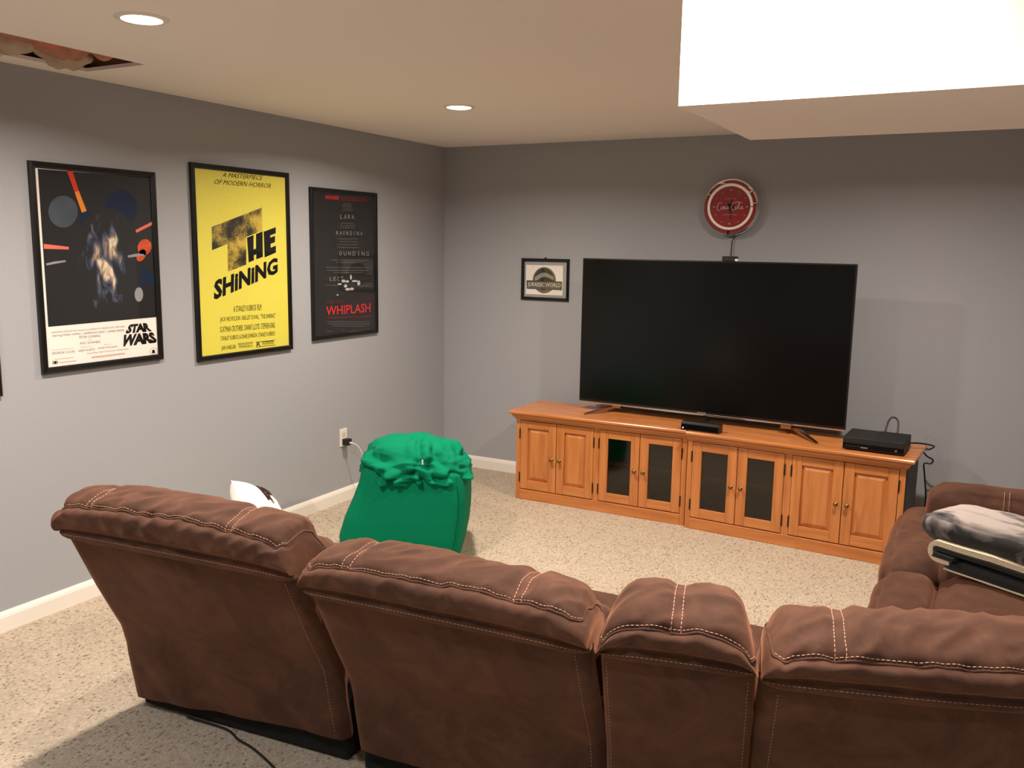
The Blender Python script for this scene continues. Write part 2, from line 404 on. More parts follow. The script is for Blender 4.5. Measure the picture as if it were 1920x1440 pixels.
class Headrest:
    """the padded top of one seat back, as a surface S(u across, v around)"""
    def __init__(s, w, hscale=1.0, ties=(-.6, .6), seed=0.0, sag=.45, curve=0.0, low=0.0):
        s.w, s.hs, s.seed, s.sag, s.curve = w, hscale, seed, sag, curve
        pts = [(a + (c - a) * low, (b + (d - b) * low) * (hscale if b > 0 else 1)) for (a, b), (c, d) in zip(HEAD, HEAD_LOW)]
        s.nv, s.nu = 110, max(90, int(w * 210))
        s.prof, cum = smooth_loop(pts, s.nv); s.len = cum[-1]
        s.vb, s.vs, s.vt = cum[3] / cum[-1], cum[7] / cum[-1], cum[12] / cum[-1]
        e = 1 - .075 / (w / 2)
        s.seam = [(-.985, s.vt + .05), (-.975, s.vt - .06), (-.965, s.vs + .14), (-.95, s.vs + .03), (-.90, s.vs - .006)]
        wob = [(u, s.vs + .008 * noise.noise(Vector((u * 3, seed, 0)))) for u in np.linspace(-.86, .86, 30)]
        s.seam = s.seam + wob + [(-a, b) for a, b in s.seam[::-1]]
        s.ties = []
        for u in ties:
            for du in (-.011 / w * 2, .011 / w * 2):
                s.ties.append([(u + du + .015 * math.sin(q * 3 + seed), s.vs + q * (s.vt + .1 - s.vs)) for q in np.linspace(0, 1, 14)])
        s.seam2d = [s.metric(a, b) for a, b in s.seam]
        s.ties2d = [[s.metric(a, b) for a, b in t] for t in s.ties]

    def metric(s, u, v):
        return (u * s.w / 2, v * s.len)

    def surf(s, U, V):
        """U,V arrays -> points (n,3)"""
        U = np.asarray(U, float); V = np.asarray(V, float)
        idx = np.clip(V, 0, 1) * (s.nv - 1); i0 = np.minimum(idx.astype(int), s.nv - 2); t = (idx - i0)[:, None]
        P = s.prof[i0] * (1 - t) + s.prof[i0 + 1] * t
        au = np.abs(U)
        # the ends round off: cross-section shrinks towards its centre, the top droops
        d = np.clip((au - (1 - .075 / (s.w / 2))) / (.075 / (s.w / 2)), 0, 1)
        k = np.sqrt(np.maximum(0, 1 - d ** 2.6)) * .45 + .55
        k = np.where(au > .9999, k * .9, k)
        cen = np.array([.09, .02])
        y = cen[0] + (P[:, 0] - cen[0]) * (.62 + .38 * k); z = cen[1] + (P[:, 1] - cen[1]) * k
        x = U * (s.w / 2 - .028 * np.clip(y / .2, 0, 1))
        drop = (au ** 4) * .036 * s.sag * 2 * np.clip((P[:, 1]) / .1, 0, 1)
        z = z - drop
        # displacement along the profile normal
        dP = (s.prof[np.minimum(i0 + 1, s.nv - 1)] - s.prof[np.maximum(i0 - 1, 0)])
        nl = np.linalg.norm(dP, axis=1, keepdims=True) + 1e-9; nrm = np.stack([-dP[:, 1], dP[:, 0]], 1) / nl
        met = np.stack([U * s.w / 2, V * s.len], 1)
        ds = polyline_dist(met, s.seam2d)
        off = -.010 * np.exp(-(ds / .011) ** 2)
        for tl in s.ties2d:
            dt = polyline_dist(met, tl); off -= .009 * np.exp(-(dt / .014) ** 2)
        # band under the pillow: slight tuck above it
        off -= .006 * np.exp(-((V - s.vb) * s.len / .006) ** 2)
        body = np.clip((V - s.vb) / .05, 0, 1)
        pk = np.zeros(len(U)); big = np.zeros(len(U))
        for i in range(len(U)):
            a, b = met[i]
            n1 = noise.noise(Vector((a * 26 + b * 9, b * 5, s.seed)))            # puckers across the seam
            n2 = noise.noise(Vector((a * 14 - b * 12, b * 12, s.seed + 5)))
            n3 = noise.noise(Vector((a * 5, b * 7, s.seed + 9)))
            ridge = 1 - 2 * abs(n2)
            pk[i] = n1 * .017 * math.exp(-ds[i] / .04) + (ridge - .4) * .007
            big[i] = n3 * .010
        endk = np.clip((1 - au) / .06, 0, 1) ** .5
        off = off + (pk + big) * body * endk
        y = y + nrm[:, 0] * off; z = z + nrm[:, 1] * off
        return np.stack([x, y + s.curve * (U ** 2), z], 1)

    def mesh(s):
        us = np.sin(np.linspace(-1, 1, s.nu) * PI / 2 * .94) / math.sin(PI / 2 * .94); vs = np.linspace(0, 1, s.nv)
        UU, VV = np.meshgrid(us, vs, indexing='ij')
        P = s.surf(UU.ravel(), VV.ravel()).reshape(s.nu, s.nv, 3)
        mb = MB(); mb.grid(P.tolist(), closed_v=True)
        mb.f.append(tuple(range(s.nv))); mb.f.append(tuple((s.nu - 1) * s.nv + j for j in range(s.nv)))
        return mb

    def line(s, uv, lift=.001, step=.004, shift_v=0.0):
        """points along a line on the surface, lifted off it"""
        uv = np.array(uv, float); met = np.stack([uv[:, 0] * s.w / 2, uv[:, 1] * s.len], 1)
        sg = np.linalg.norm(np.diff(met, axis=0), axis=1); cum = np.concatenate([[0], np.cumsum(sg)])
        q = np.linspace(0, cum[-1], max(2, int(cum[-1] / step)))
        U = np.interp(q, cum, uv[:, 0]); V = np.interp(q, cum, uv[:, 1]) + shift_v
        P = s.surf(U, V); e = 1e-3
        A = s.surf(U + e, V) - s.surf(U - e, V); B = s.surf(U, V + e) - s.surf(U, V - e)
        nr = np.cross(B, A); nr /= np.linalg.norm(nr, axis=1, keepdims=True) + 1e-12
        cen = np.stack([U * s.w / 2 * .9, np.full(len(U), .11), np.full(len(U), .02)], 1)
        nr *= np.sign(np.sum(nr * (P - cen), axis=1, keepdims=True))
        return P + nr * lift


def stitches(mb, P, dash=.0075, gap=.0035, r=.0011):
    """short thread dashes along a path"""
    P = np.array(P); sg = np.linalg.norm(np.diff(P, axis=0), axis=1); cum = np.concatenate([[0], np.cumsum(sg)]); q = 0.0
    while q + dash < cum[-1]:
        pt = [[float(np.interp(a, cum, P[:, i])) for i in range(3)] for a in (q, q + dash / 2, q + dash)]
        mb.tube(pt, [r * .7, r, r * .7], 5); q += dash + gap
    return mb


def back_profile(lean, zb, hem=.09):
    """rear face of the seat back: forward offset at a height (0 at the band)"""
    def f(z):
        return lean * float(np.interp((zb - z) / (zb - hem), [0, .3, .56, .66, .75, 1], [0, .4, .78, .85, .88, 1]))
    return f


def sofa_back(t, w, zb, lean, hs, ties, seed, sag=.45, curve=0.0, panel_seams=(1,), hem=.09, taper=.03, rumple=1.0, low=.3, hem_rise=0.0):
    """seat back of one unit under the thing t, whose origin is the middle of its band line on the floor"""
    hd = Headrest(w, hs, ties, seed, sag, curve, low)
    h = hd.mesh().build('headrest', M['suede'], t, True); h.location = (0, 0, zb)
    mb = MB(); mb.tube(hd.line(hd.seam, .0006, .006), .0032, 6); mb.build('piping', M['suede'], h, True)
    mb = MB(); stitches(mb, hd.line(hd.seam, .0006, shift_v=.0085 / hd.len))
    for tl in hd.ties: stitches(mb, hd.line(tl, .001))
    stitches(mb, hd.line([(u, hd.vb - .018 / hd.len) for u in np.linspace(-.97, .97, 40)], .0008), r=.0007)
    tag(mb.build('stitching', M['thread'], h), 'pale tan contrast stitching', kind='stuff')
    # rear panel: loops at rising heights
    f = back_profile(lean, zb, hem); nz, nx = 40, 44; P = []
    for i in range(nz):
        z = hem + (zb + .015 - hem) * i / (nz - 1); y0 = f(min(z, zb)); rise = hem_rise * (1 - i / (nz - 1)) ** 2; hw = w / 2 * (1 - taper * (zb - z) / zb) - .003
        th = .17; row = []
        q = (zb - z) / zb
        for j in range(nx):
            u = -1 + 2 * j / (nx - 1); x = u * hw
            r = .03; e = max(0, abs(x) - (hw - r)); yy = y0 + r - math.sqrt(max(0, r * r - e * e)) + .012
            k = (1 - u ** 6)
            yy += rumple * k * (.010 * noise.noise(Vector((x * 4, z * 3, seed))) + .006 * (1 - 2 * abs(noise.noise(Vector((x * 5 + z * 4, z * 2, seed + 4))))) * q) - .02 * math.sin(PI * min(1, q * 1.15)) * k * .5
            yy += curve * u * u
            row.append((x, yy, z + rise * (u + 1) / 2 + (.006 * noise.noise(Vector((x * 6, 0, seed))) if i == 0 else 0)))
        for j in range(nx - 1, -1, -1):
            u = -1 + 2 * j / (nx - 1); x = u * hw
            row.append((x * (1 - .065 / hw), y0 + th + curve * u * u, z + rise * (u + 1) / 2))
        P.append(row)
    mb = MB(); mb.grid(P, closed_v=True); n2 = 2 * nx
    mb.f.append(tuple(range(n2))); mb.f.append(tuple((nz - 1) * n2 + j for j in range(n2)))
    bp = mb.build('back_panel', M['suede'], t, True, autosmooth=60)
    mb = MB()
    for sgn in panel_seams:
        pts = []
        for i in range(2, nz - 2):
            j = int(round((sgn * .93 + 1) / 2 * (nx - 1))); pts.append(Vector(P[i][j]) + Vector((0, -.0008, 0)))
        stitches(mb, pts, .006, .006, .0006)
    if panel_seams: tag(mb.build('stitching', M['thread'], bp), 'faint vertical seam stitching', kind='stuff')
    # front padding of the back
    v, g = puff(w / 2 - .05, .10, (zb - .42) / 2 + .02, .07, 10, .02, .006, 6, seed)
    o = MB().add(v, g).build('back_cushion', M['suede'], t, True)
    o.location = (0, f((zb + .42) / 2) + .24, (zb + .40) / 2); o.rotation_euler = (-math.atan2(f(.42) - f(zb), zb - .42) * -1, 0, 0)
    return f


def sofa_seat(t, w, y0, seed, arm=None, depth=.52, rot=0.0, dx=0.0):
    """base, seat cushion and leg rest in front of a back; y0 = where the back's hem stands"""
    R_ = Matrix.Rotation(rot, 4, 'Z')
    def place(o):
        o.matrix_local = Matrix.Translation((dx, y0, 0)) @ R_ @ Matrix.Translation((0, -y0, 0)); return o
    place(MB().bbox(-w / 2 + .02, w / 2 - .02, y0 + .045, y0 + .14 + depth, .006, .27, .01).build('base', M['lining'], t))
    v, f = puff(w / 2 - .02, depth / 2, .09, .06, 10, .012, .004, 5, seed, (0, y0 + .24 + depth / 2, .34)); place(MB().add(v, f).build('seat_cushion', M['suede'], t, True))
    v, f = puff(w / 2 - .02, .055, .16, .05, 8, .012, .004, 5, seed + 2, (0, y0 + .24 + depth + .0, .2)); place(MB().add(v, f).build('leg_rest', M['suede'], t, True))
    if arm:
        v, f = puff(.10, depth / 2 + .05, .24, .07, 10, .015, .006, 5, seed + 3, (arm * (w / 2 + .02), y0 + .22 + depth / 2, .29)); MB().add(v, f).build('arm', M['suede'], t, True)


def sofa_unit(name, label, A, B, zb, lean, hs, ties, seed, **kw):
    """A,B: ends of the rear band line on the floor plan"""
    arm = kw.pop('arm', None); seat = kw.pop('seat', {})
    c = ((A[0] + B[0]) / 2, (A[1] + B[1]) / 2, 0); rz = math.atan2(B[1] - A[1], B[0] - A[0]); w = math.hypot(B[0] - A[0], B[1] - A[1])
    t = thing(name, label, 'sofa', c, rz, group='units of the brown sectional sofa')
    hem = kw.get('hem', .09)
    f = sofa_back(t, w, zb, lean, hs, ties, seed, **kw)
    sofa_seat(t, seat.pop('w', w), f(hem), seed, arm, **seat)
    return t


sofa_unit('recliner_seat', 'brown suede recliner seat at the left end, leaned back, white pillow in front', (1.0, -3.79), (1.885, -3.712), .70, .235, 1.03, (-.68, .52), 1.3, panel_seams=(1,), arm=-1, rumple=1.6, taper=.0, hem=.045, hem_rise=.05)
sofa_unit('recliner_seat', 'brown suede recliner seat in front of the green beanbag', (1.905, -3.70), (2.732, -3.645), .665, .21, .93, (-.62, .58), 4.7, panel_seams=(1,))
sofa_unit('sofa_console', 'narrow brown suede middle console section with one centre seam', (2.757, -3.66), (3.110, -3.58), .678, .17, .96, (-.02,), 7.9, panel_seams=(-1, 1), sag=.8, low=1.0, seat=dict(w=.27, rot=-.24, dx=-.005))
sofa_unit('corner_seat', 'wide brown suede corner section angled at the right foreground', (3.122, -3.59), (3.94, -3.285), .652, .17, 1.0, (-.62, .6), 11.2, panel_seams=(-1, 1), curve=.03, low=1.0, seat=dict(w=.62, rot=-.357, dx=.02, depth=.16))


# the long side of the sectional, standing along the right wall and seen beyond the corner
def pad(t, name, x0, x1, y0, y1, z0, z1, r, seed, bulge=.015, wr=.005, m=None, n=12, ws=6):
    v, f = puff((x1 - x0) / 2, (y1 - y0) / 2, (z1 - z0) / 2, r, n, bulge, wr, ws, seed, ((x0 + x1) / 2, (y0 + y1) / 2, (z0 + z1) / 2))
    return MB().add(v, f).build(name, m or M['suede'], t, True)


t = thing('sectional_seat', 'brown suede end seat holding the folded blanket, arm towards the wall', 'sofa', group='units of the brown sectional sofa')
MB().bbox(3.26, 4.35, -1.83, -1.0, .015, .2, .01).build('base', M['lining'], t)
pad(t, 'leg_rest', 3.205, 3.43, -1.84, -.985, .06, .435, .10, 21, .012, .010, n=20, ws=7)
pad(t, 'seat_cushion', 3.42, 4.0, -1.835, -1.19, .2, .445, .07, 22, .015, .006)
am = pad(t, 'arm', 3.335, 4.3, -1.185, -.985, .06, .575, .075, 23, .012, .006, n=18)
mb = MB()
for dx in (0, .02):
    stitches(mb, [(3.63 + dx, -1.20 - .0, z) for z in np.linspace(.45, .535, 12)] + [(3.63 + dx, -1.20 + .075 * (1 - math.cos(q)), .535 + .055 * math.sin(q)) for q in np.linspace(.1, 1.3, 8)], r=.0014)
tag(mb.build('stitching', M['thread'], am), 'double line of pale stitching across the arm', kind='stuff')
pad(t, 'back_cushion', 4.05, 4.42, -1.83, -1.2, .3, .88, .1, 24)
t = thing('sectional_seat', 'brown suede middle seat between the blanket seat and the corner section', 'sofa', group='units of the brown sectional sofa')
MB().bbox(3.26, 4.35, -2.72, -1.89, .015, .2, .01).build('base', M['lining'], t)
pad(t, 'leg_rest', 3.21, 3.44, -2.74, -1.892, .06, .43, .10, 31, .012, .010, n=20, ws=7)
pad(t, 'seat_cushion', 3.43, 4.05, -2.73, -1.895, .2, .45, .08, 32, .02, .006)
pad(t, 'back_cushion', 4.08, 4.42, -2.73, -1.87, .3, .88, .1, 34)

# ------------------------------------------------------------------ media cabinets
def raised_door(t, x0, x1, z0, z1, y, knob, hinge):
    """frame-and-panel door, front at y, in the cabinet's own space"""
    d = MB(); s = .052; th = .02
    d.bbox(x0, x0 + s, y, y + th, z0, z1, .002); d.bbox(x1 - s, x1, y, y + th, z0, z1, .002)
    do = d.build('door', M['wood'], t)
    MB().bbox(x0 + s, x1 - s, y + .0006, y + th, z1 - s * .92, z1 - .0005, .002).build('rail', M['wood_h'], do); MB().bbox(x0 + s, x1 - s, y + .0006, y + th, z0 + .0005, z0 + s * 1.1, .002).build('rail', M['wood_h'], do)
    a, b, c, e = x0 + s, x1 - s, z0 + s * 1.1, z1 - s * .92; k = .024
    p = MB()
    p.add([(a, y + .014, c), (b, y + .014, c), (b, y + .014, e), (a, y + .014, e), (a + k, y + .004, c + k), (b - k, y + .004, c + k), (b - k, y + .004, e - k), (a + k, y + .004, e - k)],
          [(4, 5, 6, 7), (0, 1, 5, 4), (1, 2, 6, 5), (2, 3, 7, 6), (3, 0, 4, 7)])
    p.box(a, b, y + .014, y + .018, c, e)
    p.build('raised_panel', M['wood'], do)
    knob_and_hinges(do, x0, x1, z0, z1, y, knob, hinge)


def glass_door(t, x0, x1, z0, z1, y, knob, hinge):
    d = MB(); s = .054; th = .02
    d.bbox(x0, x0 + s, y, y + th, z0, z1, .002); d.bbox(x1 - s, x1, y, y + th, z0, z1, .002)
    do = d.build('door', M['wood'], t)
    MB().bbox(x0 + s, x1 - s, y + .0006, y + th, z1 - s * .92, z1 - .0005, .002).build('rail', M['wood_h'], do); MB().bbox(x0 + s, x1 - s, y + .0006, y + th, z0 + .0005, z0 + s * 1.02, .002).build('rail', M['wood_h'], do)
    MB().box(x0 + s - .004, x1 - s + .004, y + .010, y + .013, z0 + s * 1.02 - .004, z1 - s * .92 + .004).build('pane', M['pane_dark'], do)
    knob_and_hinges(do, x0, x1, z0, z1, y, knob, hinge)


def knob_and_hinges(do, x0, x1, z0, z1, y, knob, hinge):
    kx = x1 - .026 if knob > 0 else x0 + .026; zk = z0 + (z1 - z0) * .485
    MB().lathe([(.001, -.026), (.006, -.0255), (.0105, -.022), (.012, -.017), (.010, -.013), (.006, -.010), (.0055, -.004), (.009, -.001), (.009, 0)], (kx, y, zk), 'y', 20).build('knob', M['brass'], do, True, autosmooth=40)
    hx = x0 - .003 if hinge < 0 else x1 + .003
    for zz in (z0 + .075, z1 - .085):
        MB().lathe([(.0012, -.034), (.0035, -.031), (.0042, -.029), (.0042, .029), (.0035, .031), (.0012, .034)], (hx, y - .001, zz), 'z', 10).build('hinge', M['hinge'], do, True, autosmooth=40)


def media_cabinet(label, loc, rz, order, dark_side=False, ol=1.0, orr=1.0, w=1.125):
    dp, h = .40, .535; ks = w / 1.125
    t = thing('media_cabinet', label, 'cabinet', loc, rz, 'pair of wooden media cabinets under the television')
    # local space: x 0..w, front face at y=0, body behind it (+y)
    b = MB(); st = .030; mid0, mid1 = .538 * ks, .575 * ks
    b.bbox(0, .018, .02, dp, 0, h, .002); b.bbox(w - .018, w, .02, dp, 0, h, .002)
    b.bbox(mid0 + .008, mid1 - .008, .02, dp, .06, h, .001)
    b.bbox(0, w, dp - .012, dp, .06, h, .001)
    cs = b.build('case', M['wood_in'], t)
    MB().bbox(-.004, .001, .0215, dp, 0, h, .001).build('side_panel', M['wood'], t)
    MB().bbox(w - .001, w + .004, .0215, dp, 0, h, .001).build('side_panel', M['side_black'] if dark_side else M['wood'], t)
    MB().box(.018, w - .018, .03, dp - .012, .06, .075).build('floor_board', M['wood_in'], t)
    MB().box(.018, mid0 + .008, .06, dp - .012, .29, .304).build('shelf', M['wood_in'], t)
    MB().box(mid1 - .008, w - .018, .06, dp - .012, .29, .304).build('shelf', M['wood_in'], t)
    for x0, x1 in ((0, st), (mid0, mid1), (w - st, w)):
        MB().bbox(x0, x1, 0, .022, .066 if x0 == mid0 else .0, h, .002).build('stile', M['wood'], t)
    MB().bbox(st, w - st, .001, .022, .519, h, .001).build('top_rail', M['wood_h'], t)
    MB().bbox(st - .001, w - st + .001, -.004, .022, 0, .066, .003).build('plinth', M['wood_h'], t)
    # moulded top: section swept round front and sides
    sec = [(0, .524), (.006, .524), (.006, .531), (.013, .537), (.020, .546), (.024, .554), (.024, .559), (.036, .560), (.040, .565), (.040, .575), (.036, .580)]
    mb = MB(); rows = []
    for o, z in sec:
        rows.append([(-o * ol, dp, z), (-o * ol, -o, z), (w + o * orr, -o, z), (w + o * orr, dp, z)])
    mb.grid(rows); o, z = sec[-1]
    mb.add([(-o * ol, dp, z), (-o * ol, -o, z), (w + o * orr, -o, z), (w + o * orr, dp, z), (0, dp, .524), (0, 0, .524), (w, 0, .524), (w, dp, .524)], [(0, 1, 2, 3), (7, 6, 5, 4)])
    mb.add([(-.036 * ol, dp, .58), (w + .036 * orr, dp, .58), (w, dp, .524), (0, dp, .524)], [(0, 1, 2, 3)])
    mb.build('top', M['wood_h'], t)
    xs = [(st + .002, .283 * ks), (.283 * ks + .004, mid0 - .002), (mid1 + .002, .8335 * ks), (.8335 * ks + .004, w - st - .002)]
    for i, (k, (x0, x1)) in enumerate(zip(order, xs)):
        (glass_door if k == 'g' else raised_door)(t, x0, x1, .071, .517, -.002, 1 if i % 2 == 0 else -1, -1 if i % 2 == 0 else 1)
    return t


cabA = media_cabinet('honey maple media cabinet on the left, solid doors nearest the corner', (.905, -.555, 0), 0, 'rrgg', orr=0.02)
cabB = media_cabinet('honey maple media cabinet on the right, beside the brown sofa end', (2.041, -.582, 0), math.atan2(-.08, 1.12), 'ggrr', True, ol=0.02, w=1.168)

# things kept behind the glass doors
def cab_point(cab, x, y, z):
    return cab.matrix_basis @ Vector((x, y, z))


for i, (cab, x, w_, d_, h_, z0, rgb, lb) in enumerate([
        (cabA, .70, .13, .18, .008, .076, (150, 146, 138), 'flat pale case lying on the cabinet floor behind the left glass door'),
        (cabA, .97, .17, .2, .05, .076, (30, 28, 28), 'dark box standing low behind the second glass door'),
        (cabA, .94, .15, .19, .035, .305, (44, 36, 34), 'dark player on the shelf behind the second glass door'),
        (cabB, .18, .16, .2, .045, .076, (36, 32, 30), 'dark box low behind the third glass door'),
        (cabB, .44, .16, .2, .03, .076, (120, 86, 52), 'tan box low behind the fourth glass door')]):
    p = cab_point(cab, x, .12, z0)
    o = tag(thing('media_case', lb, 'box', p, cab.rotation_euler.z))
    MB().bbox(-w_ / 2, w_ / 2, 0, d_, 0, h_, .003).build('case', flat('media_%d' % i, rgb, .5), o)
    MB().bbox(-w_ / 2 + .01, w_ / 2 - .01, -.001, .003, h_ * .3, h_ * .7, .0005).build('front_strip', flat('media_strip', (90, 88, 84), .4), o)

# ------------------------------------------------------------------ television
TVA, TVB = Vector((1.222, -.293)), Vector((2.862, -.365))
tvw = (TVB - TVA).length; tv_rz = math.atan2(TVB.y - TVA.y, TVB.x - TVA.x)
t = thing('television', 'large black flat television standing on the wooden cabinets', 'television', (TVA.x, TVA.y, .581), tv_rz)
z0, z1 = .052, .966
MB().bbox(0, tvw, 0, .022, z0, z1, .004).build('bezel', M['black'], t)
MB().box(.009, tvw - .009, -.0012, .004, z0 + .018, z1 - .009).build('screen', M['screen'], t)
v, f = puff(tvw / 2 - .1, .03, .32, .025, 6, .01, c=(tvw / 2, .045, .42)); MB().add(v, f).build('rear_housing', M['black_matte'], t, True)
MB().bbox(.0, tvw, -.003, .018, z0 - .006, z0 + .004, .002).build('chrome_strip', M['chrome'], t)
lg = MB()
for k in range(7): lg.box(tvw / 2 - .028 + k * .008, tvw / 2 - .023 + k * .008, -.0022, -.001, z0 + .007, z0 + .0125)
lg.build('logo', flat('grey_logo', (150, 150, 150)), t)
for sx, (xa, ya), (xb, yb), (xc, yc) in ((0, (.262, .10), (.122, -.165), (.05, .16)), (1, (tvw - .315, .06), (tvw - .105, -.20), (tvw - .36, .17))):
    lb = MB()
    for (x2, y2) in ((xb, yb), (xc, yc)):   # flat blade tapering from the neck to the tip
        a = Vector((xa, ya, .05)); b = Vector((x2, y2, .006)); s = (b - a).cross(Vector((0, 0, 1))).normalized()
        lb.add([a + s * .022, a - s * .022, b - s * .009, b + s * .009, a + s * .022 - Vector((0, 0, .022)), a - s * .022 - Vector((0, 0, .022)), b - s * .009 - Vector((0, 0, .006)), b + s * .009 - Vector((0, 0, .006))],
               [(0, 1, 2, 3), (4, 7, 6, 5), (0, 4, 5, 1), (1, 5, 6, 2), (2, 6, 7, 3), (3, 7, 4, 0)])
    lb.bbox(xa - .03, xa + .03, ya - .1, ya + .02, .03, .062, .004)
    lb.build('leg', M['bronze'], t)
# small sensor puck on the top edge
t = thing('sensor_box', 'small black sensor box with a white end on top of the television', 'sensor', (2.165, -.325, 1.5475), tv_rz)
MB().bbox(-.045, .03, -.018, .022, 0, .028, .003).build('body', M['black_matte'], t)
MB().bbox(.028, .045, -.015, .02, 0, .014, .003).build('white_end', M['white_plastic'], t)
MB().bbox(.03, .042, -.015, .018, .015, .026, .002).build('clip', M['black'], t)

# motion camera bar in front of the television
t = thing('motion_camera_bar', 'low black motion camera bar in front of the television', 'camera', (1.995, -.582, .5805), math.radians(-4))
mb = MB(); prf = [(-.0, 0), (.0, .038), (.012, .05), (.058, .052), (.066, .044), (.066, 0)]
mb.prism([(0, y, z) for y, z in prf], (0, 0, 0), (.225, 0, 0)); mb.build('body', M['black'], t)
MB().bbox(.004, .221, -.0025, .002, .006, .036, .001).build('front_lens_panel', mat('glossy_black', (8, 8, 9), .08), t)
MB().lathe([(.0005, -.003), (.0032, -.003), (.0032, 0)], (.014, -.0025, .014), 'y', 12).build('status_light', mat('white_led', (255, 255, 255), .4, emit=((255, 255, 255), 2.0)), t)
MB().bbox(.08, .14, .01, .06, -.0, .004, .001).build('foot', M['black_matte'], t)

# game console at the right end
t = thing('game_console', 'black rectangular game console at the right end of the cabinets', 'console', (2.885, -.615, .5805), math.radians(-3))
MB().bbox(0, .30, .0, .255, .006, .07, .003).build('body', M['black_matte'], t)
MB().bbox(.001, .299, -.0015, .002, .008, .038, .0008).build('front_lower_panel', mat('satin_black', (10, 10, 11), .18), t)
MB().box(.0, .30, -.0008, .0, .0385, .0405).build('front_groove', M['lining'], t)
MB().box(.15, .297, .004, .252, .0695, .0712).build('vent_top', mat('vent_black', (12, 12, 12), .85, bump=.8, bscale=400), t)
MB().box(.012, .09, -.0018, -.001, .022, .0245).build('disc_slot', flat('slot_grey', (62, 62, 62), .4), t)
mb = MB()
for k in range(5): mb.box(.092 + k * .007, .0965 + k * .007, -.002, -.0012, .018, .024)
mb.build('logo', flat('grey_logo', (150, 150, 150)), t)
MB().lathe([(.0005, -.002), (.006, -.002), (.006, 0)], (.262, -.001, .024), 'y', 16).build('power_button', flat('button_grey', (96, 96, 96), .3), t)
for x, y in ((.02, .02), (.28, .02), (.02, .235), (.28, .235)): MB().lathe([(.008, 0), (.008, .007)], (x, y, 0), 'z', 12).build('foot', M['lining'], t)


def spline(pts, n=40):
    return [tuple(p) for p in smooth_loop(pts, n)[0]]


def cable(name, label, pts, r, m, n=50):
    return tag(MB().tube(spline(pts, n), r, 7).build(name, m, None, True), label, 'cable')


cable('console_cable', 'black cable looping up behind the game console', [(3.06, -.355, .60), (3.065, -.31, .655), (3.075, -.285, .70), (3.095, -.275, .718), (3.12, -.28, .70), (3.125, -.31, .65), (3.12, -.345, .60)], .005, M['black'])
cable('console_cable', 'black cable trailing off the right end of the cabinet top', [(3.165, -.42, .605), (3.22, -.40, .612), (3.275, -.36, .604), (3.31, -.30, .585), (3.285, -.22, .55), (3.25, -.17, .535), (3.27, -.16, .50), (3.305, -.155, .48), (3.295, -.15, .455), (3.262, -.145, .45), (3.27, -.14, .38), (3.285, -.13, .25), (3.28, -.12, .12), (3.262, -.12, .012)], .0045, M['black'], 90)

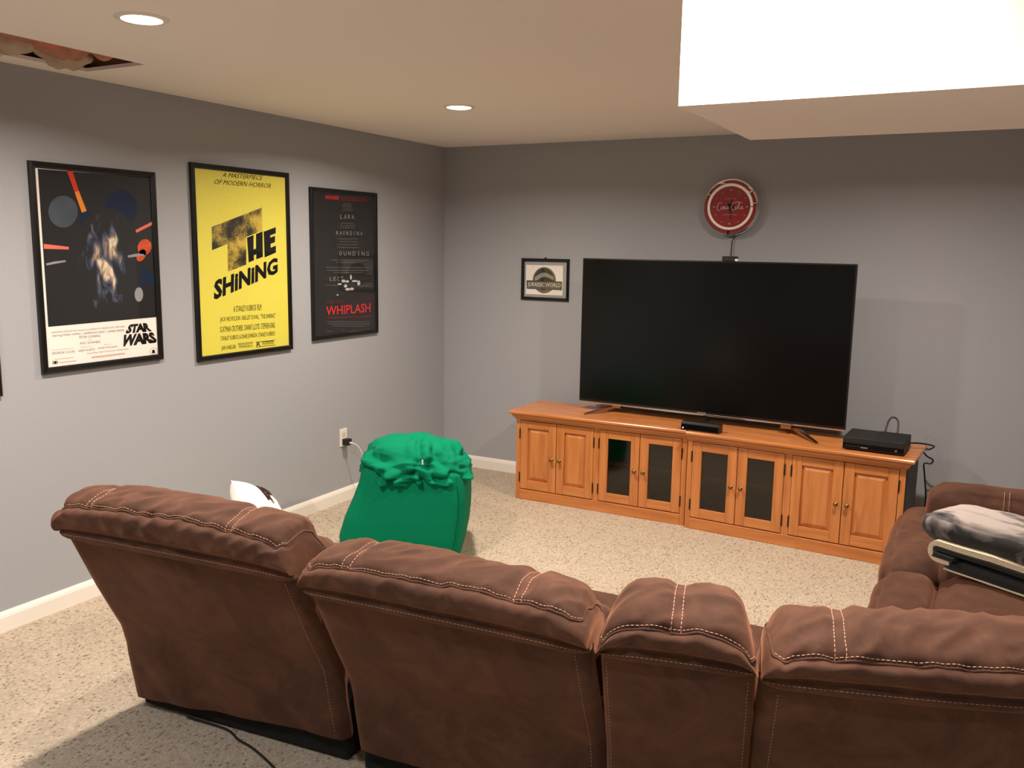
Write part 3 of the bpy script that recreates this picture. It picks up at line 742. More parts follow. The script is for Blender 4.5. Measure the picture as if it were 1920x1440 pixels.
# ------------------------------------------------------------------ green beanbag
def beanbag():
    t = thing('bean_bag', 'bright green fabric bean bag with a bunched wrinkled top', 'bean bag', (.86, -1.66, 0), math.radians(26))
    # local: x right, -y towards the viewer.  body: rounded-square loops
    secs = [(0.0, -.03, .285, .245), (.03, -.035, .315, .275), (.12, -.03, .325, .285), (.22, -.01, .315, .28), (.32, .012, .295, .265), (.40, .02, .275, .25), (.46, .02, .262, .235), (.50, .02, .2, .18)]
    Z = [s[0] for s in secs]; P = []; n = 96
    for z in np.linspace(0, .50, 46):
        cx, a, b = (float(np.interp(z, Z, [s[i] for s in secs])) for i in (1, 2, 3)); row = []
        for j in range(n):
            q = 2 * PI * j / n + .05; c, s_ = math.cos(q), math.sin(q); ex = .30
            x = math.copysign(abs(c) ** ex, c) * a; y = math.copysign(abs(s_) ** ex, s_) * b
            k = 1 + .010 * noise.noise(Vector((x * 5, y * 5, z * 4)))
            row.append((cx + x * k, y * k, z))
        P.append(row)
    mb = MB(); mb.grid(P, closed_v=True); mb.f.append(tuple(range(n))); mb.f.append(tuple(45 * n + j for j in range(n)))
    body = mb.build('body', M['green'], t, True)
    # piped side seam down the right front corner
    sp = []
    for z in np.linspace(.02, .46, 24):
        cx, a, b = (float(np.interp(z, Z, [s[i] for s in secs])) for i in (1, 2, 3)); sp.append((cx + a * .955, -b * .955, z))
    MB().tube(sp, .004, 6).build('seam', M['green'], body, True)
    # crown: bunched cloth, creases given across (s) and up (t) on its near side
    def S(x, y): return ((x - 940) / 550, (420 - y) / 250)
    cr = [([(1000, 180), (1040, 270), (1010, 360), (1070, 410)], .05, .03), ([(770, 470), (870, 420), (975, 390)], .04, .03), ([(978, 385), (988, 520), (960, 660)], .055, .022),
          ([(770, 480), (830, 580), (960, 672), (1150, 655), (1290, 580), (1370, 460)], .075, .035), ([(430, 450), (560, 390), (700, 480), (770, 530)], .04, .03), ([(690, 390), (765, 520)], .045, .025),
          ([(480, 620), (700, 575), (840, 580)], .035, .03), ([(1085, 460), (1135, 600), (1250, 540)], .045, .03), ([(1340, 400), (1385, 480), (1290, 565)], .05, .03), 
          ([(1160, 220), (1290, 340), (1390, 420)], .035, .035), ([(480, 380), (520, 450), (600, 560)], .03, .025), ([(1130, 300), (1200, 420), (1330, 400)], .03, .03), ([(1060, 420), (1110, 500)], .03, .02)]
    A, B, C = .278, .26, .155; cz = .455; nu, nv = 150, 90; pts = []
    for i in range(nu):
        for j in range(nv):
            th = 2 * PI * i / nu; ph = -PI / 2 + PI * (j + .5) / nv
            e = .72; cp = math.copysign(abs(math.cos(ph)) ** e, math.cos(ph)); sp_ = math.copysign(abs(math.sin(ph)) ** .85, math.sin(ph))
            ct = math.copysign(abs(math.cos(th)) ** .8, math.cos(th)); st = math.copysign(abs(math.sin(th)) ** .8, math.sin(th))
            pts.append((cp * ct, cp * st, sp_))
    pts = np.array(pts); near = 1 / (1 + np.exp((pts[:, 1] - .1) * 12))
    st2 = np.stack([pts[:, 0], pts[:, 2]], 1); off = np.zeros(len(pts))
    for line, amp, wd in cr:
        L_ = smooth_loop([S(*p) for p in line], 24)[0] if len(line) > 2 else np.array([S(*p) for p in line]); amp *= .62; wd *= 1.25;  d = polyline_dist(st2 * np.array([1.0, .6]), L_ * np.array([1.0, .6]))
        off += near * (-amp * np.exp(-(d / (wd * 1.2)) ** 2) + amp * .5 * np.exp(-((d - wd * 3.2) / (wd * 2)) ** 2))
    off *= np.clip((pts[:, 2] + 1.0) / .45, .15, 1)
    for k, p in enumerate(pts):
        w1 = noise.noise(Vector((p[0] * 2.2, p[1] * 2.2, p[2] * 3))); w2 = 1 - 2 * abs(noise.noise(Vector((p[0] * 3 + 4, p[1] * 3, p[2] * 4.5)))); w3 = 1 - 2 * abs(noise.noise(Vector((p[0] * 6, p[1] * 6 + 9, p[2] * 8))))
        off[k] += .03 * w1 + .012 * (w2 - .5) + .003 * (w3 - .5)
    rad = 1 + off / .3
    # skirt edge: lower rim pulled in over the body; tall left shoulder, lower right
    X = .02 + pts[:, 0] * A * rad; Y = pts[:, 1] * B * rad; Zc = cz + pts[:, 2] * C * rad * np.where(pts[:, 2] < 0, .55, 1.0) - .02 * pts[:, 0] * (pts[:, 0] > 0)
    P = np.stack([X, Y, Zc], 1).reshape(nu, nv, 3).tolist()
    mb = MB(); mb.grid(P, closed_u=True); mb.f.append(tuple(i * nv for i in range(nu))); mb.f.append(tuple(i * nv + nv - 1 for i in range(nu)))
    crown = mb.build('bunched_top', M['green'], t, True)
    MB().bbox(.088, .096, -.262, -.258, .52, .545, .0006).build('care_tag', M['white_plastic'], crown)
    return t


beanbag()

# ------------------------------------------------------------------ pillow and blanket
t = thing('throw_pillow', 'white throw pillow with dark line print behind the left recliner back', 'pillow', (1.235, -3.11, .425), 0)
m_pil = mat('white_pillow_cotton', (240, 232, 222), .85, bump=.1, bscale=300)
n = 34; top = []; bot = []; hw = .125
for sgn, dst in ((1, top), (-1, bot)):
    for i in range(n):
        row = []
        for j in range(n):
            a, b = -1 + 2 * i / (n - 1), -1 + 2 * j / (n - 1); k = (1 - a ** 4) * (1 - b ** 4)
            pin = 1 - .07 * (1 - b * b) * abs(a) ** 3 - 0; pin2 = 1 - .07 * (1 - a * a) * abs(b) ** 3
            row.append((a * hw * pin, sgn * .06 * k ** .6 + .004 * noise.noise(Vector((a * 3, b * 3, sgn))), b * hw * pin2))
        dst.append(row)
mb = MB(); mb.grid(top); mb.grid(bot)
pc = mb.build('cushion', m_pil, t, True)
ROT = Matrix.Rotation(math.radians(122), 4, 'Z') @ Matrix.Rotation(math.radians(-34), 4, 'X') @ Matrix.Rotation(math.radians(40), 4, 'Y')
tip = ROT @ Vector((-hw, 0, hw)); pc.matrix_local = Matrix.Translation(Vector((1.10, -3.17, .752)) - t.location - tip) @ ROT
m_ink = flat('dark_brown_ink', (52, 30, 26))


def pil(a, b):
    k = max(0, (1 - a ** 4) * (1 - b ** 4)); return Vector((a * hw, -.06 * k ** .6 - .0035, b * hw))


mb = MB()
for ln, r in (([(.35, .78), (.5, .66), (.62, .60), (.75, .45)], .003), ([(.45, .70), (.60, .64), (.70, .52)], .006), ([(.05, .55), (.12, .40), (.2, .25), (.3, .1)], .002), ([(.14, .58), (.21, .43), (.29, .28), (.39, .13)], .002),
              ([(.30, .60), (.42, .50), (.55, .38)], .002), ([(.30, .50), (.42, .40), (.53, .30)], .002), ([(.36, .38), (.46, .30), (.58, .16)], .002), ([(.40, .28), (.5, .18), (.6, .06)], .002)):
    mb.tube([pil(a - .5, b + .14) for a, b in ln], r, 5)
for q in np.linspace(0, 1, 5):
    mb.tube([pil(-.45 + .25 * q, .69 - .45 * q), pil(-.36 + .25 * q, .72 - .45 * q)], .0016, 5)
tag(mb.build('printed_lines', m_ink, pc), 'dark line drawing printed on the pillow')

m_pl, nt, b = new_mat('grey_black_plush')
N, L = nt.nodes.new, nt.links.new
tc = N('ShaderNodeTexCoord'); mp = N('ShaderNodeMapping'); mp.inputs['Scale'].default_value = (3.2, 7, 5.5); L(tc.outputs['Object'], mp.inputs[0])
nz = N('ShaderNodeTexNoise'); nz.inputs['Scale'].default_value = 1.6; nz.inputs['Detail'].default_value = 5; nz.inputs['Distortion'].default_value = .6; L(mp.outputs[0], nz.inputs['Vector'])
rp = N('ShaderNodeValToRGB'); e = rp.color_ramp.elements; e[0].position = .40; e[0].color = lin((26, 25, 27)); e[1].position = .62; e[1].color = lin((176, 164, 158)); k = e.new(.5); k.color = lin((104, 97, 97))
sx = N('ShaderNodeSeparateXYZ'); L(tc.outputs['Object'], sx.inputs[0]); mz = N('ShaderNodeMapRange'); mz.inputs[1].default_value = .10; mz.inputs[2].default_value = .22; mz.inputs[3].default_value = -.16; mz.inputs[4].default_value = .16; L(sx.outputs[2], mz.inputs[0])
az = N('ShaderNodeMath'); az.operation = 'ADD'; L(nz.outputs[0], az.inputs[0]); L(mz.outputs[0], az.inputs[1])   # noise pattern, darker low and lighter towards the top
L(az.outputs[0], rp.inputs[0]); L(rp.outputs[0], b.inputs['Base Color']); b.inputs['Roughness'].default_value = .9; b.inputs['Sheen Weight'].default_value = .15
n2 = N('ShaderNodeTexNoise'); n2.inputs['Scale'].default_value = 300; L(tc.outputs['Object'], n2.inputs['Vector']); bp = N('ShaderNodeBump'); bp.inputs['Strength'].default_value = .5; bp.inputs['Distance'].default_value = .003; L(n2.outputs[0], bp.inputs['Height']); L(bp.outputs[0], b.inputs['Normal'])
m_blk = mat('black_plush', (24, 24, 25), .95, var=.3, scale=10, bump=.4, bscale=300, sheen=.25)
m_fleece = mat('cream_fleece', (226, 212, 184), .95, bump=.9, bscale=180)
t = thing('folded_blanket', 'folded grey and black plush blanket with cream fleece edge on the sofa', 'blanket', (3.382, -1.985, .474), math.radians(-31))


def ufold(name, r, zc, th, x1, y0, y1, m, seed, tilt=0.0, low=None):
    """one layer folded back on itself at its left end; profile in x-z swept along y"""
    cen = [(x1, zc + r + tilt)] + [(r + (x1 - r) * q, zc + r + tilt * q) for q in (.8, .6, .4, .2, .1)] + [(r - r * math.sin(a), zc + r * math.cos(a)) for a in np.linspace(0, PI, 12)] + [(r + ((low or x1) - r) * q, zc - r) for q in (.1, .3, .6, 1.0)]
    cen = [Vector((a, 0, b_)) for a, b_ in cen]; out = []; inn = []
    for i, c in enumerate(cen):
        tg = (cen[min(i + 1, len(cen) - 1)] - cen[max(i - 1, 0)]).normalized(); nr = Vector((-tg.z, 0, tg.x)); out.append(c + nr * th / 2); inn.append(c - nr * th / 2)
    loop = out + inn[::-1]; rows = []
    for y in np.linspace(y0, y1, 16):
        e_ = min(1, (y - y0) / .012, (y1 - y) / .012); e_ = .6 + .4 * max(0, e_) ** .5
        rows.append([(p.x + .004 * noise.noise(Vector((p.x * 9, y * 9, seed))), y + .01 * noise.noise(Vector((p.x * 6, seed, p.z * 6))), p.z + .004 * noise.noise(Vector((p.x * 7, y * 7, seed + 3)))) for p in loop])
    mb = MB(); mb.grid(rows, closed_v=True); n_ = len(loop); mb.f.append(tuple(range(n_))); mb.f.append(tuple(15 * n_ + j for j in range(n_)))
    return mb.build(name, m, t, True, autosmooth=50)


ufold('fleece_fold', .030, .064, .020, .52, 0, .30, m_fleece, 1, low=.075)
ufold('plush_fold', .013, .060, .014, .52, .002, .30, m_blk, 2, low=.09)
v, f = puff(.235, .145, .017, .014, 12, .002, .004, 9, 8.1, (.285, .158, .018)); MB().add(v, f).build('lower_layer', m_blk, t, True)
v, f = puff(.235, .1475, .004, .003, 10, 0, .002, 9, 9.1, (.285, .158, .004)); MB().add(v, f).build('fleece_edge', m_fleece, t, True)
v, f = puff(.30, .15, .050, .046, 18, .010, .011, 7, 3.3, (.225, .178, .136)); MB().add(v, f).build('plush_bundle', m_pl, t, True)
v, f = puff(.10, .12, .03, .028, 10, .006, .008, 9, 5.3, (.05, .19, .10)); MB().add(v, f).build('tucked_end', m_blk, t, True)

# ------------------------------------------------------------------ outlet, charger, scraps on the floor
t = thing('wall_outlet', 'white wall outlet plate above the baseboard by the bean bag', 'outlet', (0, -1.175, .411), 0)
MB().bbox(0, .006, -.035, .035, -.056, .056, .0025).build('plate', M['white_plastic'], t)
for zz in (.022, -.022):
    MB().bbox(.004, .0075, -.016, .016, zz - .015, zz + .015, .001).build('socket', flat('socket_white', (214, 208, 200), .45), t)
t = thing('phone_charger', 'black plug-in charger in the wall outlet with a white cord', 'charger', (.0078, -1.172, .385), 0)
MB().bbox(0, .045, -.021, .021, -.02, .02, .004).build('plug_body', M['black_matte'], t)
MB().bbox(.044, .062, -.006, .006, -.009, .002, .002).build('cord_end', M['white_plastic'], t)
MB().tube(spline([(.06, 0, -.004), (.085, .01, -.012), (.105, .03, -.05), (.12, .05, -.14), (.125, .065, -.27), (.12, .09, -.36), (.10, .16, -.383), (.06, .3, -.383)], 50), .0022, 6).build('cord', M['white_plastic'], t, True)
cable('power_cord', 'thin black cord lying on the carpet under the left recliner back', [(1.20, -3.50, .006), (1.366, -3.49, .006), (1.45, -3.515, .005), (1.53, -3.53, .005), (1.66, -3.575, .005), (1.80, -3.64, .005), (1.9, -3.74, .005)], .004, M['black'])
tag(MB().add([(.362, -1.63, .002), (.38, -1.622, .004), (.383, -1.609, .002), (.365, -1.613, .006), (.362, -1.63, .003), (.38, -1.622, .005), (.383, -1.609, .003), (.365, -1.613, .007)], [(0, 1, 2, 3), (7, 6, 5, 4), (0, 4, 5, 1), (1, 5, 6, 2), (2, 6, 7, 3), (3, 7, 4, 0)]).build('paper_scrap', M['white_plastic']), 'tiny white paper scrap on the carpet left of the bean bag', 'scrap')

# ------------------------------------------------------------------ framed pictures
class Plane:
    """a wall picture's plane: measured spots -> points just off the wall"""
    def __init__(s, wall, depth, crop=(0, 0, 1)):
        s.wall, s.depth, s.crop = wall, depth, crop

    def at(s, x, y, lift=0.0):
        px, py = s.crop[0] + x / s.crop[2], s.crop[1] + y / s.crop[2]
        p = hit(px, py, 0, s.depth) if s.wall == 'left' else hit(px, py, 1, -s.depth)
        p = Vector(p)
        return p + (Vector((lift, 0, 0)) if s.wall == 'left' else Vector((0, -lift, 0)))

    def quad(s, q, u, v, lift):
        """bilinear spot inside the four corners TL,TR,BR,BL (v up)"""
        TL, TR, BR, BL = (s.at(*c, lift) for c in q)
        return (BL * (1 - u) + BR * u) * (1 - v) + (TL * (1 - u) + TR * u) * v


_tc = {}


def text_shape(txt, bold=0.0, shear=0.0, space=1.0):
    k = (txt, bold, shear, space)
    if k not in _tc:
        cu = bpy.data.curves.new('lettering', 'FONT'); cu.body = txt; cu.size = 1; cu.offset = bold; cu.shear = shear; cu.space_character = space
        cu.resolution_u = 2; cu.fill_mode = 'FRONT'
        o = bpy.data.objects.new('lettering', cu); COL.objects.link(o)
        dg = bpy.context.evaluated_depsgraph_get(); me = bpy.data.meshes.new_from_object(o.evaluated_get(dg))
        v = np.array([x.co[:2] for x in me.vertices]); f = [tuple(p.vertices) for p in me.polygons]
        lo, hi = v.min(0), v.max(0); v = (v - lo) / np.maximum(hi - lo, 1e-6)
        bpy.data.objects.remove(o, do_unlink=True); bpy.data.curves.remove(cu); bpy.data.meshes.remove(me)
        _tc[k] = (v, f)
    return _tc[k]


class Print:
    """flat ink of one colour on a sheet"""
    def __init__(s, pl, lift):
        s.pl, s.lift, s.mb = pl, lift, MB()

    def text(s, txt, q, **k):
        v, f = text_shape(txt, **k); s.mb.add([s.pl.quad(q, a, b, s.lift) for a, b in v], f); return s

    def line(s, txt, x0, y0, x1, y1, h, **k):
        """text between two spots of its top edge, h high"""
        return s.text(txt, ((x0, y0), (x1, y1), (x1, y1 + h), (x0, y0 + h)), **k)

    def poly(s, pts):
        s.mb.add([s.pl.at(x, y, s.lift) for x, y in pts], [tuple(range(len(pts)))]); return s

    def ell(s, cx, cy, rx, ry, rot=0.0, n=28):
        c, d = math.cos(rot), math.sin(rot)
        return s.poly([(cx + rx * math.cos(a) * c - ry * math.sin(a) * d, cy + rx * math.cos(a) * d + ry * math.sin(a) * c) for a in [2 * PI * i / n for i in range(n)]])

    def ring(s, cx, cy, rx, ry, t, n=40):
        A = [(cx + rx * math.cos(2 * PI * i / n), cy + ry * math.sin(2 * PI * i / n)) for i in range(n)]; B = [(cx + (rx - t) * math.cos(2 * PI * i / n), cy + (ry - t) * math.sin(2 * PI * i / n)) for i in range(n)]
        s.mb.add([s.pl.at(x, y, s.lift) for x, y in A + B], [(i, (i + 1) % n, n + (i + 1) % n, n + i) for i in range(n)]); return s

    def done(s, parent, name, m):
        o = s.mb.build(name, m, None, fix=False); o.parent = parent; o.matrix_parent_inverse = parent.matrix_basis.inverted(); return o


def frame(name, label, wall, corners, rail, sheet_rgb, back=True, depth=.022, group='framed pictures on the walls', bottom=None):
    """corners: measured outer corners of the frame's front"""
    P = [Vector(hit(x, y, 0, depth) if wall == 'left' else hit(x, y, 1, -depth)) for x, y in corners]
    ax = 1 if wall == 'left' else 0
    a0, a1 = (P[0][ax] + P[3][ax]) / 2, (P[1][ax] + P[2][ax]) / 2; z0, z1 = (P[2].z + P[3].z) / 2, (P[0].z + P[1].z) / 2
    X = (lambda a, d, z: (d, a, z)) if wall == 'left' else (lambda a, d, z: (a, -d, z))
    o = thing(name, label, 'picture', X((a0 + a1) / 2, 0, z0), group=group)
    inv = o.matrix_basis.inverted()

    def put(mb, nm, m):
        b = mb.build(nm, m); b.parent = o; b.matrix_parent_inverse = inv; return b
    # four mitred rails with a stepped face
    for (p, q, r, s_) in (((a0, z1), (a1, z1), (a1 - rail, z1 - rail), (a0 + rail, z1 - rail)), ((a1, z1), (a1, z0), (a1 - rail, z0 + rail), (a1 - rail, z1 - rail)), ((a1, z0), (a0, z0), (a0 + rail, z0 + rail), (a1 - rail, z0 + rail)), ((a0, z0), (a0, z1), (a0 + rail, z1 - rail), (a0 + rail, z0 + rail))):
        mb = MB(); V = []
        for d, k in ((.0015, 0.0), (depth - .004, 0.0), (depth, .22), (depth - .002, .8), (depth - .008, 1.0), (.0015, 1.0)):
            for (e, f_) in ((p, s_), (q, r)): V.append(X(e[0] + (f_[0] - e[0]) * k, d, e[1] + (f_[1] - e[1]) * k))
        n = 6; mb.add(V, [(2 * i, 2 * i + 1, 2 * ((i + 1) % n) + 1, 2 * ((i + 1) % n)) for i in range(n)] + [tuple(2 * i for i in range(n)), tuple(2 * i + 1 for i in range(n))[::-1]])
        put(mb, 'frame_rail', M['frame'])
    if back:
        m = sheet_rgb if not isinstance(sheet_rgb, tuple) else flat('sheet_%d_%d_%d' % sheet_rgb, sheet_rgb)
        mb = MB(); mb.box(*sorted((X(a0 + rail * .6, 0, 0)[0], X(a1 - rail * .6, 0, 0)[0])), *sorted((X(a0 + rail * .6, 0, 0)[1], X(a1 - rail * .6, 0, 0)[1])), z0 + rail * .6, z1 - rail * .6)
        if wall == 'left': mb.v = [(.004 if x[0] <= 0 and i % 8 in (0, 3, 4, 7) else .0098, x[1], x[2]) for i, x in enumerate(mb.v)]
        else: mb.v = [(x[0], -.0098 if i % 8 in (0, 1, 4, 5) else -.004, x[2]) for i, x in enumerate(mb.v)]
        put(mb, 'sheet', m)
    g = MB(); dp = (.0145, .0155)
    if wall == 'left': g.box(dp[0], dp[1], a0 + rail * .8, a1 - rail * .8, z0 + rail * .8, z1 - rail * .8)
    else: g.box(a0 + rail * .8, a1 - rail * .8, -dp[1], -dp[0], z0 + rail * .8, z1 - rail * .8)
    put(g, 'glazing', M['pane'])
    return o, (a0, a1, z0, z1)


INK = flat('black_ink', (14, 13, 14)); GREY = flat('grey_ink', (120, 110, 106)); PAPER = flat('warm_white_paper', (246, 238, 230))
# 1: space picture on black with a white title strip
o, _ = frame('movie_poster', 'black framed space film poster with white title strip, leftmost whole poster', 'left', [(56, 301), (295, 323), (306, 673), (83, 704)], .027, (246, 238, 230))
pl = Plane('left', .010, (40, 280, 3.271))
m_sky = mat('night_field', (12, 13, 19), .6, var=.5, scale=6)
Print(pl, .0003).poly([(100, 119), (803, 176), (838, 1028), (165, 1089)]).done(o, 'night_field', m_sky)
Print(pl, .0006).poly([(690, 830), (700, 700), (828, 770), (830, 830)]).ell(610, 360, 100, 110).ell(395, 430, 40, 60).done(o, 'blue_haze', flat('deep_blue_ink', (26, 40, 66)))
Print(pl, .0009).ell(255, 382, 90, 98).done(o, 'grey_disc', mat('slate_disc', (66, 76, 88), .7, var=.45, scale=14))
Print(pl, .0009).poly([(278, 130), (312, 130), (352, 255), (326, 262)]).done(o, 'red_streak', flat('red_ink', (206, 62, 40)))
Print(pl, .0010).poly([(326, 262), (352, 255), (400, 378), (370, 388)]).done(o, 'orange_streak', flat('orange_ink', (232, 140, 52)))
Print(pl, .0009).poly([(136, 580), (290, 598), (290, 614), (138, 610)]).poly([(700, 495), (806, 440), (806, 462), (705, 512)]).done(o, 'pink_beam', flat('pink_ink', (236, 120, 100)))
Print(pl, .0009).ell(755, 600, 42, 50, .3).ell(735, 650, 25, 40, .5).done(o, 'orange_cloud', mat('ember', (206, 80, 34), .7, var=.7, scale=60))
# plain colour masses where the painted group stood
m_mass, nt, b = new_mat('painted_mass')
N, L = nt.nodes.new, nt.links.new
cm = pl.at(520, 680); tc = N('ShaderNodeTexCoord'); sb = N('ShaderNodeVectorMath'); sb.operation = 'SUBTRACT'; sb.inputs[1].default_value = cm; L(tc.outputs['Object'], sb.inputs[0])
mp = N('ShaderNodeMapping'); mp.inputs['Scale'].default_value = (0, 26, 11); mp.inputs['Rotation'].default_value = (math.radians(-12), 0, 0); L(sb.outputs[0], mp.inputs[0])
n1 = N('ShaderNodeTexNoise'); n1.inputs['Scale'].default_value = 1.0; n1.inputs['Detail'].default_value = 4; n1.inputs['Distortion'].default_value = .5; L(mp.outputs[0], n1.inputs['Vector'])
ms = N('ShaderNodeMapping'); ms.inputs['Scale'].default_value = (0, 6.5, 3.3); L(sb.outputs[0], ms.inputs[0]); ln = N('ShaderNodeVectorMath'); ln.operation = 'LENGTH'; L(ms.outputs[0], ln.inputs[0])
fa = N('ShaderNodeMapRange'); fa.inputs[1].default_value = .25; fa.inputs[2].default_value = 1.0; fa.inputs[3].default_value = .06; fa.inputs[4].default_value = -.35; L(ln.outputs['Value'], fa.inputs[0])
ad = N('ShaderNodeMath'); ad.operation = 'ADD'; L(n1.outputs[0], ad.inputs[0]); L(fa.outputs[0], ad.inputs[1])
rp = N('ShaderNodeValToRGB'); e = rp.color_ramp.elements; e[0].position = .40; e[0].color = lin((12, 13, 19)); e[1].position = .66; e[1].color = lin((226, 212, 190))
for q, c in ((.47, (44, 54, 74)), (.53, (84, 92, 108)), (.57, (150, 120, 92))): k = e.new(q); k.color = lin(c)
L(ad.outputs[0], rp.inputs[0]); L(rp.outputs[0], b.inputs['Base Color']); b.inputs['Roughness'].default_value = .6
Print(pl, .0008).ell(525, 690, 215, 330).done(o, 'painted_mass', m_mass)
Print(pl, .0011).poly([(150, 700), (200, 688), (270, 680), (272, 690), (155, 712)]).poly([(650, 652), (700, 640), (750, 642), (752, 652), (655, 664)]).ell(720, 890, 26, 44).done(o, 'pale_mass', flat('pale_ink', (150, 152, 156)))
pl2 = Plane('left', .010, (90, 600, 8.727))
p = Print(pl2, .0005)
p.line('TWENTIETH CENTURY-FOX Presents A LUCASFILM LTD. PRODUCTION  STAR WARS', 50, 195, 1255, 92, 26)
p.line('Starring MARK HAMILL  HARRISON FORD  CARRIE FISHER', 75, 242, 1245, 150, 44).line('PETER CUSHING', 510, 265, 855, 238, 38).line('and', 665, 312, 705, 309, 16).line('ALEC GUINNESS', 520, 362, 855, 336, 36)
p.line('Written and Directed by', 65, 488, 420, 456, 16).line('GEORGE LUCAS', 60, 528, 437, 493, 38).line('Produced by', 535, 437, 715, 422, 16).line('GARY KURTZ', 495, 488, 765, 461, 36)
p.line('Music by', 915, 397, 1025, 386, 16).line('JOHN WILLIAMS', 815, 448, 1130, 418, 36).line('PANAVISION  PRINTS BY DE LUXE  TECHNICOLOR', 640, 540, 1320, 464, 18)
p.ring(1727, 512, 62, 58, 4).done(o, 'credits', GREY)
p = Print(pl2, .0005); p.text('STAR', ((1330, 72), (1640, 40), (1702, 185), (1255, 226)), bold=.06, space=.93); p.text('WARS', ((1243, 238), (1722, 196), (1797, 370), (1155, 446)), bold=.06, space=.93)
p.poly([(78, 672), (92, 671), (88, 722), (76, 723)]).poly([(142, 667), (156, 666), (156, 716), (142, 717)]).line('I', 100, 672, 135, 669, 50, bold=.03).poly([(1700, 545), (1705, 490), (1740, 485), (1755, 540)])
p.done(o, 'title_lettering', INK)
Print(pl2, .0005).poly([(710, 600), (1255, 535), (1255, 560), (710, 628)]).poly([(110, 640), (420, 606), (420, 616), (110, 650)]).poly([(185, 690), (460, 658), (460, 672), (185, 705)]).done(o, 'faint_print', flat('pink_grey_ink', (214, 176, 168)))

# 2: yellow poster
o, _ = frame('movie_poster', 'black framed bright yellow film poster, middle of the left wall', 'left', [(359, 304), (543, 324), (551, 656), (374, 678)], .026, mat('yellow_sheet', (226, 216, 88), .55, spec=.3))
pl = Plane('left', .010, (340, 290, 3.6))
m_stip, nt, b = new_mat('stippled_ink')
N, L = nt.nodes.new, nt.links.new
tc = N('ShaderNodeTexCoord'); n1 = N('ShaderNodeTexNoise'); n1.inputs['Scale'].default_value = 9; n1.inputs['Detail'].default_value = 3; n2 = N('ShaderNodeTexNoise'); n2.inputs['Scale'].default_value = 260
L(tc.outputs['Object'], n1.inputs['Vector']); L(tc.outputs['Object'], n2.inputs['Vector'])
ad = N('ShaderNodeMath'); ad.operation = 'ADD'; mu = N('ShaderNodeMath'); mu.operation = 'MULTIPLY'; mu.inputs[1].default_value = .55
L(n2.outputs[0], mu.inputs[0]); L(n1.outputs[0], ad.inputs[0]); L(mu.outputs[0], ad.inputs[1])
rp = N('ShaderNodeValToRGB'); rp.color_ramp.elements[0].position = .72; rp.color_ramp.elements[0].color = lin((24, 20, 12)); rp.color_ramp.elements[1].position = .92; rp.color_ramp.elements[1].color = lin((206, 180, 64))
L(ad.outputs[0], rp.inputs[0]); L(rp.outputs[0], b.inputs['Base Color']); b.inputs['Roughness'].default_value = .6
Print(pl, .0004).poly([(205, 488), (543, 357), (547, 512), (438, 555), (438, 742), (315, 790), (312, 602), (207, 645)]).done(o, 'stippled_letter', m_stip)
p = Print(pl, .0005)
for poly in ([(443, 560), (487, 542), (487, 640), (504, 634), (504, 536), (548, 518), (550, 690), (506, 706), (506, 672), (488, 679), (490, 712), (455, 728)],
             [(556, 520), (637, 489), (637, 530), (600, 545), (600, 560), (632, 548), (632, 590), (602, 602), (602, 628), (638, 614), (638, 660), (562, 694)]): p.poly(poly)
p.text('SHiNiNG', ((222, 850), (650, 690), (650, 800), (218, 985)), bold=.045, space=1.02)
p.done(o, 'title_lettering', INK)
p = Print(pl, .0005)
p.text('A MASTERPIECE', ((280, 120), (552, 143), (548, 172), (272, 150)), shear=.25).text('OF MODERN HORROR', ((226, 166), (606, 196), (602, 226), (220, 198)), shear=.25)
p.line('A STANLEY KUBRICK FILM', 352, 1022, 540, 1008, 40).line('JACK NICHOLSON  SHELLEY DUVALL  "THE SHINING"', 261, 1096, 634, 1070, 40).line('SCATMAN CROTHERS  DANNY LLOYD  STEPHEN KING', 261, 1162, 632, 1131, 38)
p.line('STANLEY KUBRICK & DIANE JOHNSON  STANLEY KUBRICK', 265, 1227, 632, 1191, 38).line('JAN HARLAN', 270, 1291, 367, 1281, 37)
p.line('PRODUCED IN ASSOCIATION WITH', 383, 1272, 483, 1262, 15).line('THE PRODUCER CIRCLE CO.', 386, 1290, 483, 1282, 15).line('R', 508, 1268, 535, 1265, 26, bold=.02)
p.poly([(503, 1264), (635, 1250), (635, 1253), (503, 1267)]).poly([(503, 1297), (635, 1283), (635, 1286), (503, 1300)])
for y in (1263, 1271, 1279): p.poly([(545, y), (625, y - 8), (625, y - 5), (545, y + 3)])
p.done(o, 'credits', flat('dark_olive_ink', (62, 52, 20)))

# 3: dark poster
o, _ = frame('movie_poster', 'black framed dark film poster with red title, nearest the corner', 'left', [(585, 350), (708, 362), (711, 626), (588, 637)], .022, mat('charcoal_sheet', (30, 29, 30), .5, var=.15, scale=5))
pl = Plane('left', .010, (570, 340, 4.644))


def spaced(word, x0, y0, x1, y1, h, lo, hi):
    n = len(word); dim, brt = Print(pl, .0005), Print(pl, .0005)
    for i, ch in enumerate(word):
        a = x0 + (x1 - x0) * i / n; b_ = a + (x1 - x0) / n * .62; ya = y0 + (y1 - y0) * i / n
        (brt if lo <= i < hi else dim).line(ch, a + ((x1 - x0) / n * .25 if ch == 'I' else 0), ya, b_ - ((x1 - x0) / n * .25 if ch == 'I' else 0), ya, h)
    dim.done(o, 'dim_lettering', flat('dim_grey_ink', (58, 56, 56))); brt.done(o, 'lettering', flat('light_grey_ink', (140, 138, 136)))


